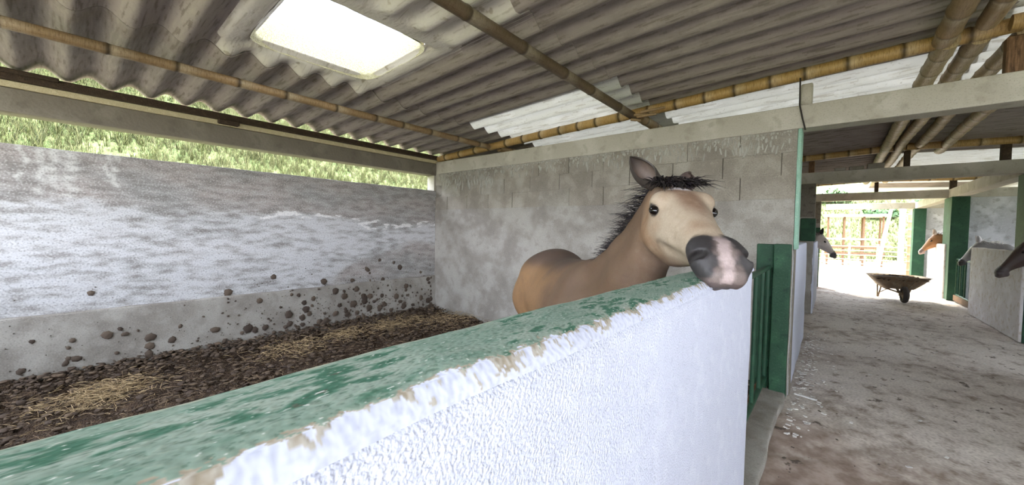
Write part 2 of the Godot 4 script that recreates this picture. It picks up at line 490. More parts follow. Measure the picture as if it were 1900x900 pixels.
func near_front() -> void:
	# body with a flat, worn cap
	var b := MB.new()
	rbox(b, Vector3(-0.385, 0, -1.955), Vector3(XL, 1.345, 0.9), 0.02, 0.07, 0.007)
	var o := struct("wall_left_front", b.mesh(), M.white, "white roughcast half wall of the near stall, green along its top", "half wall")
	var w := 2048
	var h := 144
	var im := PackedByteArray(); im.resize(w * h * 3)
	var ht := PackedByteArray(); ht.resize(w * h)
	var f1 := FastNoiseLite.new(); f1.seed = 4; f1.frequency = 0.045; f1.fractal_octaves = 4
	var f2 := FastNoiseLite.new(); f2.seed = 9; f2.frequency = 0.2; f2.fractal_octaves = 2
	var f3 := FastNoiseLite.new(); f3.seed = 19; f3.frequency = 0.006; f3.fractal_octaves = 3
	var g0 := sc(124, 142, 127)
	for y in h:
		for x in w:
			var s := float(x) / w * 2.9             # metres along the wall
			var t := float(y) / h                   # 0 back edge, 1 front edge
			var a := f1.get_noise_2d(x * 0.55, y)
			var q := f2.get_noise_2d(x * 0.55, y)
			var l := f3.get_noise_2d(x, y * 2.0)
			var cc := g0.lerp(sc(142, 154, 140), clampf(0.5 + l * 1.6, 0, 1)).lerp(sc(100, 126, 109), clampf(a * 1.6 - 0.1, 0, 1))
			if a + l > 0.16: cc = cc.lerp(sc(58, 96, 76), clampf((a + l - 0.2) * 2.4, 0, 0.8))
			if q > 0.42: cc = cc.lerp(sc(150, 160, 142), 0.4)
			if q < -0.4: cc = cc.lerp(sc(70, 92, 76), 0.45)
			if a > 0.6: cc = sc(84, 94, 80)
			if q + a * 0.5 > 0.72: cc = sc(196, 196, 188)
			var edge := 0.895 + a * 0.06 + q * 0.04
			if t > edge: cc = sc(152, 142, 124).lerp(sc(176, 170, 158), clampf(q * 2.0 + 0.5, 0, 1))
			if t > edge + 0.03 + a * 0.035: cc = sc(200, 204, 219).lerp(sc(186, 190, 204), clampf(q * 2.0, 0, 1))
			if t < 0.06 - a * 0.06: cc = cc.lerp(sc(160, 158, 138), 0.8)
			ht[y * w + x] = clampi(int(128 + q * 90 + a * 70), 0, 255)
			var k := (y * w + x) * 3
			im[k] = int(cc.r * 255); im[k + 1] = int(cc.g * 255); im[k + 2] = int(cc.b * 255)
	var mm := mat(ImageTexture.create_from_image(Image.create_from_data(w, h, false, Image.FORMAT_RGB8, im)), 1.0, 0.85, grey_tex(w, h, ht), 0.14, false)
	mm.texture_repeat = false
	mm.metallic_specular = 0.12
	var e := MB.new()
	var prof := [[-0.388, 1.325, 0.0], [-0.397, 1.345, 0.02], [-0.390, 1.360, 0.05], [-0.365, 1.366, 0.17], [-0.345, 1.368, 0.33], [-0.325, 1.369, 0.5], [-0.305, 1.368, 0.66], [-0.285, 1.366, 0.82], [-0.268, 1.36, 0.93], [-0.257, 1.347, 0.97], [-0.2555, 1.338, 1.0]]
	var nz := 150
	for k in nz + 1:
		for p in prof:
			var q := Vector3(p[0], p[1], lerpf(0.9, -1.95, float(k) / nz))
			q += bump(q * 1.0, 0.006) + bump(q * 5.0, 0.002)
			e.vert(q, Vector3.UP, Vector2(float(k) / nz, p[2]))
	for k in nz:
		for j in prof.size() - 1:
			var q := k * prof.size() + j
			e.quad(q, q + 1, q + prof.size() + 1, q + prof.size())
	e.smooth(0)
	var far := []
	for j in prof.size(): far.append(e.v[nz * prof.size() + j])
	e.poly(far, Vector3(0, 0, -1))
	tag(mi("painted_top", e.mesh(), mm, o), "worn green paint on top of the half wall")

func back_wall() -> void:
	var w := 1400
	var h := 560
	var im := PackedByteArray(); im.resize(w * h * 3)
	var f1 := FastNoiseLite.new(); f1.seed = 41; f1.frequency = 0.006; f1.fractal_octaves = 5
	var f2 := FastNoiseLite.new(); f2.seed = 42; f2.frequency = 0.03; f2.fractal_octaves = 4
	var f3 := FastNoiseLite.new(); f3.seed = 43; f3.frequency = 0.2; f3.fractal_octaves = 2
	var drips := [[0.02, 0.035, 1.75], [0.10, 0.03, 1.72], [-0.08, 0.05, 1.70], [-0.36, 0.03, 1.86], [-0.31, 0.02, 1.9], [0.2, 0.02, 1.84]]
	for y in h:
		var yy := 2.16 * (1.0 - float(y) / h)
		for x in w:
			var z := 0.9 - float(x) / w * 5.3
			var a := f1.get_noise_2d(x * 0.55, y * 1.3)
			var q := f2.get_noise_2d(x * 0.45 + y * 0.35, y * 1.5 - x * 0.12)
			var g := f3.get_noise_2d(x, y)
			var cc := sc(146, 144, 140).lerp(sc(160, 152, 146), clampf(0.5 + a * 1.4, 0, 1)).lerp(sc(124, 120, 115), clampf(-q * 1.3, 0, 0.7)).lerp(sc(172, 168, 164), clampf(q * 1.4, 0, 0.7))
			# lime wash over the middle
			var up := 1.72 - 0.03 * (0.9 - z) + a * 0.12 + q * 0.06
			var lo := 0.60 + 0.05 * a
			if z < -2.2: lo = lerpf(lo, 1.15 + a * 0.2, smoothstep(-2.2, -3.2, z))
			var ml := smoothstep(up + 0.03, up - 0.06, yy) * smoothstep(lo - 0.05, lo + 0.08, yy)
			ml *= clampf(0.78 + a * 0.6 + q * 0.9, 0.0, 1.0)
			cc = cc.lerp(sc(196, 197, 197), ml * 0.85)
			if yy < up and yy > up - 0.1 and q > 0.12 and z < -1.6: cc = cc.lerp(sc(226, 224, 220), 0.8)
			for d in drips:
				var wob := f2.get_noise_2d(d[0] * 900.0, y * 0.9) * 0.05
				if yy > d[2] + a * 0.1:
					var dd: float = absf(z - d[0] - wob) / d[1]
					cc = cc.lerp(sc(206, 206, 200), clampf(1.3 - dd, 0, 1) * clampf(0.75 + q * 1.2, 0.0, 1.0) * 0.8)
			cc = cc.lerp(sc(104, 101, 98), clampf(-g * 1.3 - 0.35, 0, 0.5)).lerp(sc(216, 214, 210), clampf(g * 1.5 - 0.35, 0, 0.5))
			var k := (y * w + x) * 3
			im[k] = int(cc.r * 255); im[k + 1] = int(cc.g * 255); im[k + 2] = int(cc.b * 255)
	var mm := mat(ImageTexture.create_from_image(Image.create_from_data(w, h, false, Image.FORMAT_RGB8, im)), 1.0, 0.9, null, 0.0, false)
	mm.texture_repeat = false
	var b := MB.new()
	rbox(b, Vector3(XB - 0.2, 0, -4.4), Vector3(XB, 2.16, 2.1), 0.015, 0.09, 0.008)
	for k in b.v.size():
		b.uv[k] = Vector2(maxf(0.9 - b.v[k].z, 0.0) / 5.3, 1.0 - b.v[k].y / 2.16)
	struct("wall_back", b.mesh(), mm, "limewashed grey back wall of the near stall", "wall")
	struct("wall_back_farther", rmesh(Vector3(XB - 0.2, 0, -14.2), Vector3(XB, 2.16, -4.4), 0.015, 0.5, 0.008), M.plaster)
	var p := MB.new()
	rbox(p, Vector3(XB - 0.02, 0, -4.31), Vector3(XB + 0.028, 0.665, 2.0), 0.02, 0.08, 0.012)
	struct("baseboard_back", p.mesh(), M.plaster, "rough cement plinth along the foot of the back wall", "plinth")

func partition(z: float, k: int) -> void:
	# rendered below, bare blocks above
	var o := struct("wall_partition", rmesh(Vector3(XB, 0, z - 0.19), Vector3(-0.25, 2.45, z - 0.018), 0.008, 0.3, 0.003), M.mortar,
		["grey block partition behind the brown horse", "second grey block partition along the left of the aisle", "third grey block partition at the far left of the aisle"][k], "wall")
	mi("render_coat", rmesh(Vector3(XB, 0, z - 0.05), Vector3(-0.262, 1.825, z + 0.002), 0.01, 0.08, 0.008), M.plaster, o)
	if k == 0:
		tag(mi("painted_end", rmesh(Vector3(-0.262, 1.36, z - 0.2), Vector3(-0.232, 2.449, z + 0.004), 0.008, 0.06, 0.005), M.pale_green, o), "pale green painted end of the partition")
		var shapes := []
		for s in 4: shapes.append(rmesh(Vector3(-0.2385, -0.0995, -0.02), Vector3(0.2385, 0.0995, 0.02), 0.005, 0.08, 0.004))
		var rows := [[2.35, -0.712, 0.203], [2.145, -0.858, 0.213], [1.93, -0.70, 0.222]]
		for r in 3:
			var x: float = rows[r][1] + 0.2425 + 0.486
			while x > XB + 0.05:
				var right := minf(x + [0.2405, 0.2432, 0.2395][(r + int(-x * 7.0)) % 3], -0.262)
				var left := maxf(x - 0.2425, XB + 0.005)
				if right - left > 0.03:
					var q := mi("block", shapes[rng.randi() % 4], M["block%d" % (rng.randi() % 3)], o)
					q.position = Vector3((left + right) * 0.5, rows[r][0] + rng.randf_range(-0.002, 0.002), z - 0.021 + rng.randf_range(-0.005, 0.003))
					q.scale = Vector3((right - left) / 0.477, rows[r][2] / 0.2 * 1.02, 1.0)
				x -= 0.486

# ---------------------------------------------------------------- roof
func sheet_mesh(x0: float, x1: float, waves: int, hole := false) -> ArrayMesh:
	# local: x from x0 to x1, z from 0 to -waves*PITCH, y = wave; thick 8 mm
	var b := MB.new()
	var nz := waves * 12 + 4
	var zl := waves * PITCH + 0.05
	var nx := 3 if not hole else 72
	if hole: nz = 88
	for side in 2:
		var st := b.v.size()
		var fi := b.i.size()
		for a in nx + 1:
			for d in nz + 1:
				var x := lerpf(x0, x1, float(a) / nx)
				var z := -zl * d / nz
				var amp := 0.042
				var lift := 0.0
				if hole:
					var dx := maxf(maxf(-3.60 - x, x + 2.45), 0.0)
					var dz := maxf(maxf(z + 0.10, -1.32 - z), 0.0)
					amp *= smoothstep(0.0, 0.17, dx + dz * 1.5)
					var gap := Vector2(maxf(absf(x + 3.09) - 0.48, 0.0), maxf(absf(z + 0.72) - 0.50, 0.0)).length()
					lift = 0.06 * exp(-gap / 0.045)
				var y := amp * cos(TAU * z / PITCH) + lift + (0.0 if side == 0 else 0.008)
				b.vert(Vector3(x, y, z), Vector3.UP, Vector2(-z / 1.39, x / 2.0))
		for a in nx:
			for d in nz:
				if hole:
					var cx := lerpf(x0, x1, (a + 0.5) / nx)
					var cz := -zl * (d + 0.5) / nz
					if absf(cx + 3.09) < 0.475 and absf(cz + 0.72) < 0.495: continue
				var q := st + a * (nz + 1) + d
				if side == 1: b.quad(q, q + nz + 1, q + nz + 2, q + 1)
				else: b.quad(q, q + 1, q + nz + 2, q + nz + 1)
		b.smooth(st, fi)
	# cut edges
	var off := (nx + 1) * (nz + 1)
	for e in [0, nx]:
		for d in nz:
			var q: int = e * (nz + 1) + d
			b.poly([b.v[q], b.v[q + 1], b.v[q + 1 + off], b.v[q + off]], Vector3(-1 if e == 0 else 1, 0, 0))
	return b.mesh()

func roof() -> void:
	var root := Node3D.new()
	root.name = "ceiling"
	add_child(root)
	tag(root, "roof of overlapping corrugated fibre cement sheets", "roof", "", "structure")
	var slope := atan(0.042)
	var rows := [[-5.46, -3.79, 0.0], [-4.0, -1.68, 0.012], [-1.95, 0.95, 0.024]]
	var shp := []
	for r in rows: shp.append(sheet_mesh(r[0], r[1], 5))
	for side in 2:
		for k in range(-4, 13):
			var z0 := -0.77 - 1.39 * k
			if side == 0 and (z0 < -14.2 or k < -2): continue
			
			for r in 3:
				var m: Material = M["sheet%d" % ((k * 2 + r + 30) % 3)]
				var lab := ""
				var mesh: Mesh = shp[r]
				if side == 0 and r == 1 and k == 0:
					mesh = sheet_mesh(rows[1][0], rows[1][1], 5, true)
					m = M.sheet_pale
					lab = "pale sheet with a square skylight opening"
				elif side == 0 and ((r == 1 and k == 2) or (r == 2 and k == 3)):
					m = M.sheet_white
					lab = "white roof sheet letting daylight through"
				elif k >= 9 and r >= 1 and (k + r) % 2 == 0:
					m = M.sheet_white
					lab = "white roof sheet letting daylight through"
				elif side == 1 and (r == 1 or (r == 0 and k % 2 == 0) or (r == 2 and k in [0, 1, 2, 3, 7, 8, 9])):
					m = M.sheet_white
				elif side == 0 and ((r == 1 and k in [3, 4, 5, 7, 8]) or k == -2):
					m = M.sheet_white
				var o := mi("roof_sheet", mesh, m, root)
				if lab: tag(o, lab)
				var by: float = 2.83 + 0.042 * 5.4 + rows[r][2]
				var jig := rng.randf_range(-0.006, 0.006)
				if side == 0:
					o.transform = Transform3D(Basis(Vector3(1, 0.042, 0), Vector3(0, 1, 0), Vector3(0, 0, 1)), Vector3(0, by + jig, z0))
				else:
					o.transform = Transform3D(Basis(Vector3(-1, 0.042, 0), Vector3(0, 1, 0), Vector3(0, 0, -1)), Vector3(1.84, by + jig, z0 - 1.39))
	# skylight curb and pane
	var t := thing("skylight", "square rooflight with a mossy curb in the pale roof sheet", "skylight", Vector3(-3.09, roof_y(-3.09) + 0.012, -1.49))
	var b := MB.new()
	var prof := [[1.05, 0.03], [1.02, 0.052], [1.0, 0.06], [0.985, 0.08], [0.965, 0.15], [0.945, 0.25], [0.965, 0.262], [1.02, 0.26], [1.03, 0.12], [1.05, 0.075]]
	var n := 64
	for k in n:
		var an := TAU * k / n
		var cx := cos(an)
		var sn := sin(an)
		var s := 1.0 / pow(pow(absf(cx), 7.0) + pow(absf(sn), 7.0), 1.0 / 7.0)
		for p in prof:
			var q := Vector3(cx * s * p[0] * 0.485, p[1] + cx * s * p[0] * 0.485 * 0.042, sn * s * p[0] * 0.505)
			q += bump(q * 3.0 + Vector3(9, 0, 4), 0.006)
			b.vert(q)
	for k in n:
		for j in prof.size() - 1:
			var q := k * prof.size() + j
			var r := ((k + 1) % n) * prof.size() + j
			b.quad(q, r, r + 1, q + 1)
	b.smooth(0)
	mi("curb", b.mesh(), M.moss, t)
	var pn := MB.new()
	pn.grid(12, 12, func(u, w): return Vector3((u - 0.5) * 1.0, 0.262 + 0.05 * sin(u * PI) * sin(w * PI) + (u - 0.5) * 0.04, (w - 0.5) * 1.03), true)
	tag(mi("pane", pn.mesh(), M.pane, t), "milky domed pane")

func bamboo(called: String, a: Vector3, b: Vector3, r: float, col: Color, sd: int, label: String, group := "", gap := 0.34, dark := 0.3) -> Node3D:
	var rg := RandomNumberGenerator.new()
	rg.seed = sd
	var o := thing(called, label, "bamboo pole", a, 0.0, group)
	var m := MB.new()
	var L := a.distance_to(b)
	var d := (b - a) / L
	var path := []
	var rad := []
	var cols := []
	var bend := Vector3(rg.randf_range(-1, 1), rg.randf_range(-0.7, 0.7), rg.randf_range(-1, 1)) * 0.012
	var add := func(s: float, rr: float, cc: Color):
		path.append(d * s + bend * sin(s * 1.7 + sd))
		rad.append(rr); cols.append(cc)
	var s := 0.0
	add.call(0.0, r * 0.96, col)
	s = gap * rg.randf_range(0.3, 0.9)
	while s < L - 0.06:
		var c1 := col * rg.randf_range(0.82, 1.15)
		c1.a = 1.0
		var ring := c1 * dark
		ring.a = 1.0
		add.call(s - 0.035, r * 0.99, c1)
		add.call(s - 0.012, r * 1.06, c1.lerp(ring, 0.5))
		add.call(s, r * 1.08, ring)
		add.call(s + 0.008, r * 1.0, ring)
		add.call(s + 0.03, r * 1.0, c1.lerp(Color(1, 0.95, 0.8), 0.25))
		add.call(s + gap * 0.4, r * 0.965, c1)
		s += gap * rg.randf_range(0.85, 1.2)
	add.call(L, r * 0.95, col)
	m.tube(path, rad, 12, cols)
	mi("culm", m.mesh(), M.cane, o)
	return o

func timber() -> void:
	var gold := Color(0.60, 0.40, 0.16)
	var pale := Color(0.58, 0.46, 0.28)
	var old := Color(0.20, 0.145, 0.09)
	var mid := Color(0.36, 0.25, 0.14)
	# rafters over the cross beams
	var rl := ["yellow bamboo rafter with dark rings running above the block partition", "yellow bamboo rafter over the second beam across the aisle", "bamboo rafter over the third beam across the aisle", "bamboo rafter over the farthest beam"]
	for k in 3:
		var z: float = BAYS[k] - 0.06
		bamboo("bamboo_rafter", Vector3(XB + 0.03, 2.728, z), Vector3(0.98, 3.0, z), 0.056, gold, 20 + k, rl[k], "", 0.3, 0.22)
		bamboo("bamboo_rafter", Vector3(0.9, 2.975, z + 0.12), Vector3(7.2, 2.72, z + 0.1), 0.056, gold * 0.9, 30 + k, "bamboo rafter sloping down over the right stalls, %s beam" % ["first", "second", "third"][k])
	# purlins along the left stall
	bamboo("bamboo_purlin", Vector3(-4.03, 2.745, 0.9), Vector3(-4.10, 2.765, -4.3), 0.04, mid, 50, "brown bamboo purlin under the skylight sheet, nearer the back wall", "", 0.42)
	bamboo("bamboo_purlin", Vector3(-1.79, 2.86, 0.9), Vector3(-1.82, 2.845, -4.42), 0.046, old * 0.85, 51, "dark weathered bamboo purlin ending at the yellow rafter", "", 0.55, 0.6)
	for k in 2:
		var z0: float = BAYS[k] - 0.15
		var z1: float = BAYS[k + 1]
		bamboo("bamboo_purlin", Vector3(-4.03, 2.76, z0), Vector3(-4.1, 2.76, z1), 0.05, mid, 60 + k, "brown bamboo purlin over the %s stall, nearer its back wall" % ["second", "third"][k])
		bamboo("bamboo_purlin", Vector3(-1.79, 2.85, z0), Vector3(-1.8, 2.85, z1), 0.055, mid, 64 + k, "brown bamboo purlin over the middle of the %s stall" % ["second", "third"][k])
	# ridge poles
	var rp := [[0.61, 2.985, 0.9, -4.27, 0.066, "near, leftmost"], [0.78, 2.99, 0.9, -4.1, 0.06, "near, second from the left"], [0.62, 2.985, -4.3, -14.4, 0.068, "long pale, leftmost"], [0.80, 3.0, -4.4, -15.2, 0.064, "long pale, second from the left"], [1.02, 3.01, -4.45, -14.6, 0.064, "long pale, third from the left"], [1.28, 2.98, -4.5, -9.6, 0.066, "long pale, rightmost"]]
	for k in rp.size():
		var p: Array = rp[k]
		bamboo("bamboo_ridge_pole", Vector3(p[0], p[1] - 0.02, p[2]), Vector3(p[0] + (0.06 if k > 1 else -0.02), p[1] - 0.02, p[3]), p[4], pale if k > 1 else mid * 1.1, 70 + k, "bamboo pole below the roof ridge, %s of the bunch" % p[5], "bamboo poles below the ridge", 0.36, 0.5)
	# dark eave purlin on the back beam
	var b := MB.new()
	b.cbox(Vector3.ZERO, Vector3(0.07, 0.075, 16.2), 0.012)
	var ev := tag(mi("eave_purlin", b.mesh(), M.wood_dark), "dark timber purlin under the eaves along the back wall", "purlin") as Node3D
	ev.position = Vector3(XB + 0.0, 2.735, -6.1)
	var sp := MB.new()
	sp.cbox(Vector3.ZERO, Vector3(0.05, 0.035, 0.55), 0.008, Basis(Vector3(0, 1, 0), 0.06))
	var sl := tag(mi("timber_sliver", sp.mesh(), M.wood_dark), "short dark timber lapped on the eave purlin", "timber") as Node3D
	sl.position = Vector3(XB + 0.075, 2.76, 0.25)
	var sb := MB.new()
	sb.cbox(Vector3.ZERO, Vector3(0.09, 0.05, 0.2), 0.01)
	var sbo := tag(mi("timber_block", sb.mesh(), M.wood_dark), "small dark timber block packed under the eave purlin", "timber block") as Node3D
	sbo.position = Vector3(XB + 0.03, 2.672, -1.28)
	# stub posts standing on the beams
	var posts := [[-0.215, -4.4, 0.085, 2.86, M.beam, "short grey post propping the yellow rafter on the near beam"], [0.995, -4.4, 0.17, 2.93, M.wood, "broad brown timber post on the near beam at the right edge"], [0.93, -9.2, 0.075, 2.93, M.wood_dark, "dark stub post on the second beam below the ridge"], [1.97, -9.2, 0.1, 2.92, M.wood_dark, "dark stub post on the second beam over the right stalls"], [-0.33, -9.2, 0.09, 2.88, M.wood, "brown stub post on the second beam beside the partition"], [0.88, -14.1, 0.08, 2.925, M.wood_dark, "dark stub post on the third beam below the ridge"], [2.24, -14.1, 0.12, 2.92, M.wood_dark, "dark stub post on the third beam over the right stalls"]]
	for p in posts:
		var m := MB.new()
		m.cbox(Vector3(0, (p[3] - 2.66) * 0.5, 0), Vector3(p[2], p[3] - 2.66, 0.09), 0.008)
		var o := tag(mi("stub_post", m.mesh(), p[4]), p[5], "post") as Node3D
		o.position = Vector3(p[0], 2.66, p[1])
	for k in 3:
		var m := MB.new()
		m.cbox(Vector3.ZERO, Vector3([0.16, 0.2, 0.22][k], [0.06, 0.07, 0.1][k], 0.14), 0.012)
		var o := tag(mi("concrete_scrap", m.mesh(), M.block2), "%s lump of block lying on the second beam" % ["left", "middle", "right"][k], "block scrap") as Node3D
		o.position = Vector3([0.08, 0.3, 0.55][k], 2.66 + [0.03, 0.035, 0.05][k], -9.2)
	var rd := MB.new()
	rd.tube([Vector3(-0.262, 2.90, -4.30), Vector3(-0.258, 2.66, -4.288), Vector3(-0.235, 2.54, -4.286), Vector3(-0.21, 2.43, -4.29)], [0.007, 0.007, 0.007, 0.007], 6)
	tag(mi("iron_strap", rd.mesh(), M.iron), "thin dark iron rod tying the rafter to the near beam", "iron rod")
	# loose cane ends where the dark purlin meets the rafter
	for k in 4:
		var m := MB.new()
		var a := Vector3(-1.80 + 0.05 * k, 2.775 + 0.035 * (k % 2), -4.22 + 0.03 * k)
		m.tube([a, a + Vector3(0.1 + 0.05 * k, -0.015 + 0.01 * k, -0.03)], [0.016, 0.012], 6, [mid * 1.3, mid])
		tag(mi("cane_splinter", m.mesh(), M.cane), "split cane end wedged under the yellow rafter, %s of four" % ["shortest", "second shortest", "second longest", "longest"][k], "cane splinter", "split cane ends at the rafter")

# ---------------------------------------------------------------- ground
func ground() -> void:
	var w := 512
	var h := 2048
	var im := PackedByteArray(); im.resize(w * h * 3)
	var f1 := FastNoiseLite.new(); f1.seed = 51; f1.frequency = 0.008; f1.fractal_octaves = 5
	var f2 := FastNoiseLite.new(); f2.seed = 52; f2.frequency = 0.045; f2.fractal_octaves = 4
	var f4 := FastNoiseLite.new(); f4.seed = 54; f4.frequency = 0.011; f4.noise_type = FastNoiseLite.TYPE_CELLULAR
	f4.cellular_return_type = FastNoiseLite.RETURN_DISTANCE2_SUB
	f4.domain_warp_enabled = true; f4.domain_warp_amplitude = 40.0; f4.domain_warp_frequency = 0.01
	var g3 := nb(512, 0.3, 2, 53)
	var hb := PackedByteArray(); hb.resize(w * h)
	for y in h:
		for x in w:
			var a := f1.get_noise_2d(x, y * 0.9)
			var q := f2.get_noise_2d(x, y * 0.8)
			var g := g3[(y % 512) * 512 + x % 512] / 255.0 - 0.5
			var cc := sc(188, 177, 166).lerp(sc(206, 197, 187), clampf(0.5 + a * 1.6, 0, 1)).lerp(sc(164, 151, 140), clampf(-a * 1.2 - q * 1.0, 0, 0.8))
			cc = cc.lerp(sc(212, 203, 191), clampf(q * 1.6 - 0.1, 0, 0.7))
			cc = cc.lerp(sc(122, 109, 94), clampf(-q * 2.0 - 0.62 + a * -0.4, 0, 0.7))
			cc = cc.lerp(sc(222, 214, 202) if g > 0 else sc(100, 89, 76), absf(g) * 0.95)
			var ck := f4.get_noise_2d(x, y * 0.7)
			var dv := 0
			var zz := 2.6 - float(y) / h * 16.0
			var xx := -0.6 + float(x) / w * 4.0
			var dirt := smoothstep(0.75, 0.1, xx + a * 0.8 + q * 0.5) * smoothstep(-4.2, -3.2, zz + a * 0.8)
			cc = cc.lerp(sc(128, 108, 94).lerp(sc(160, 140, 126), clampf(0.5 + q * 2.0, 0, 1)), dirt * 0.75)
			if ck < -0.94 and a > -0.1:
				cc = cc.lerp(sc(86, 76, 68), 0.8)
				dv = 70
			hb[y * w + x] = clampi(int(128 + q * 60 + g * 40) - dv, 0, 255)
			var k := (y * w + x) * 3
			im[k] = int(cc.r * 255); im[k + 1] = int(cc.g * 255); im[k + 2] = int(cc.b * 255)
	var mm := mat(ImageTexture.create_from_image(Image.create_from_data(w, h, false, Image.FORMAT_RGB8, im)), 1.0, 0.92, grey_tex(w, h, hb), 0.7, false)
	var b := MB.new()
	b.grid(40, 200, func(u, t):
		var p := Vector3(lerpf(-0.6, 3.4, u), 0, lerpf(2.6, -15.4, t))
		p.y = rough.get_noise_2d(p.x * 1.3, p.z * 1.3) * 0.02 - 0.005
		return p, true)
	for k in b.v.size(): b.uv[k] = Vector2((b.v[k].x + 0.6) / 4.0, (2.6 - b.v[k].z) / 16.0)
	b.poly([Vector3(-0.6, -0.1, 2.6), Vector3(3.4, -0.1, 2.6), Vector3(3.4, -0.1, -15.4), Vector3(-0.6, -0.1, -15.4)], Vector3.DOWN)
	struct("floor", b.mesh(), mm, "worn cracked concrete floor of the aisle", "floor")
	struct("trim_threshold", rmesh(Vector3(-0.52, 0, -4.26), Vector3(-0.275, 0.07, -1.96), 0.02, 0.06, 0.02), M.plaster, "crumbling cement threshold under the near gate", "threshold")
	# stall floors
	struct("floor_stall", rmesh(Vector3(XB - 0.1, -0.1, -14.0), Vector3(XL - 0.1, -0.01, 2.1), 0.01, 0.8, 0.0), M.soil)
	struct("floor_stall_right", rmesh(Vector3(XR + 0.1, -0.1, -18.9), Vector3(7.3, -0.012, -4.0), 0.01, 0.8, 0.0), M.soil)
	# trodden dung bedding of the near stall
	var d := MB.new()
	var f := FastNoiseLite.new(); f.seed = 77; f.frequency = 2.2; f.fractal_octaves = 5
	d.grid(150, 150, func(u, t):
		var p := Vector3(lerpf(XB + 0.034, -0.485, u), 0, lerpf(1.85, -4.283, t))
		p.y = 0.04 + f.get_noise_2d(p.x, p.z) * 0.075 + 0.07 * smoothstep(-4.6, -5.4, p.x) * (0.5 + f.get_noise_2d(p.z * 0.6, 3.0)) + 0.03 * absf(f.get_noise_2d(p.x * 4.0, p.z * 4.0))
		return p, true)
	tag(mi("dung_bedding", d.mesh(), M.dung), "dark trodden dung covering the near stall floor", "dung", "", "stuff")

func gates() -> void:
	var labs := ["green steel bar gate beside the near white half wall", "green steel bar gate between the second white wall and second partition", "green bar gate at the far left of the aisle", "green bar gate of the far right stall beside the green pier"]
	var spots := [[-0.435, -1.93, -4.24], [-0.40, -6.92, -9.06], [-0.40, -11.74, -13.95], [2.26, -11.5, -13.4]]
	for k in 4:
		var s: Array = spots[k]
		var L: float = s[1] - s[2]
		var t := thing("stall_gate", labs[k], "gate", Vector3(s[0], 0, s[1]), 0.0)
		var H := 1.19 if k < 3 else 0.98
		for y in [0.16, H]:
			var r := MB.new()
			r.tube([Vector3(0, y, -0.01), Vector3(0, y, -L * 0.5), Vector3(0, y, -L + 0.01)], [0.022, 0.022, 0.022], 10)
			mi("rail", r.mesh(), M.gate, t)
		var cnt := roundi(L / 0.36)
		for j in cnt + 1:
			var r := MB.new()
			var z := -0.03 - (L - 0.06) * j / cnt
			var w := 0.021 if j in [0, cnt] else 0.015
			r.tube([Vector3(0, 0.05 if j in [0, cnt] else 0.16, z), Vector3(0, 0.7, z), Vector3(0, H + 0.004, z)], [w, w, w], 8)
			mi("bar", r.mesh(), M.gate, t)
		var bd := MB.new()
		bd.cbox(Vector3(-0.03, 0.09, -L * 0.5), Vector3(0.03, 0.13, L - 0.05), 0.006)
		mi("kick_board", bd.mesh(), M.wood, t)
		for y in [0.3, 0.95]:
			var hg := MB.new()
			hg.cbox(Vector3(0.0, y, -L + 0.02), Vector3(0.05, 0.07, 0.045), 0.008)
			mi("hinge", hg.mesh(), M.gate, t)

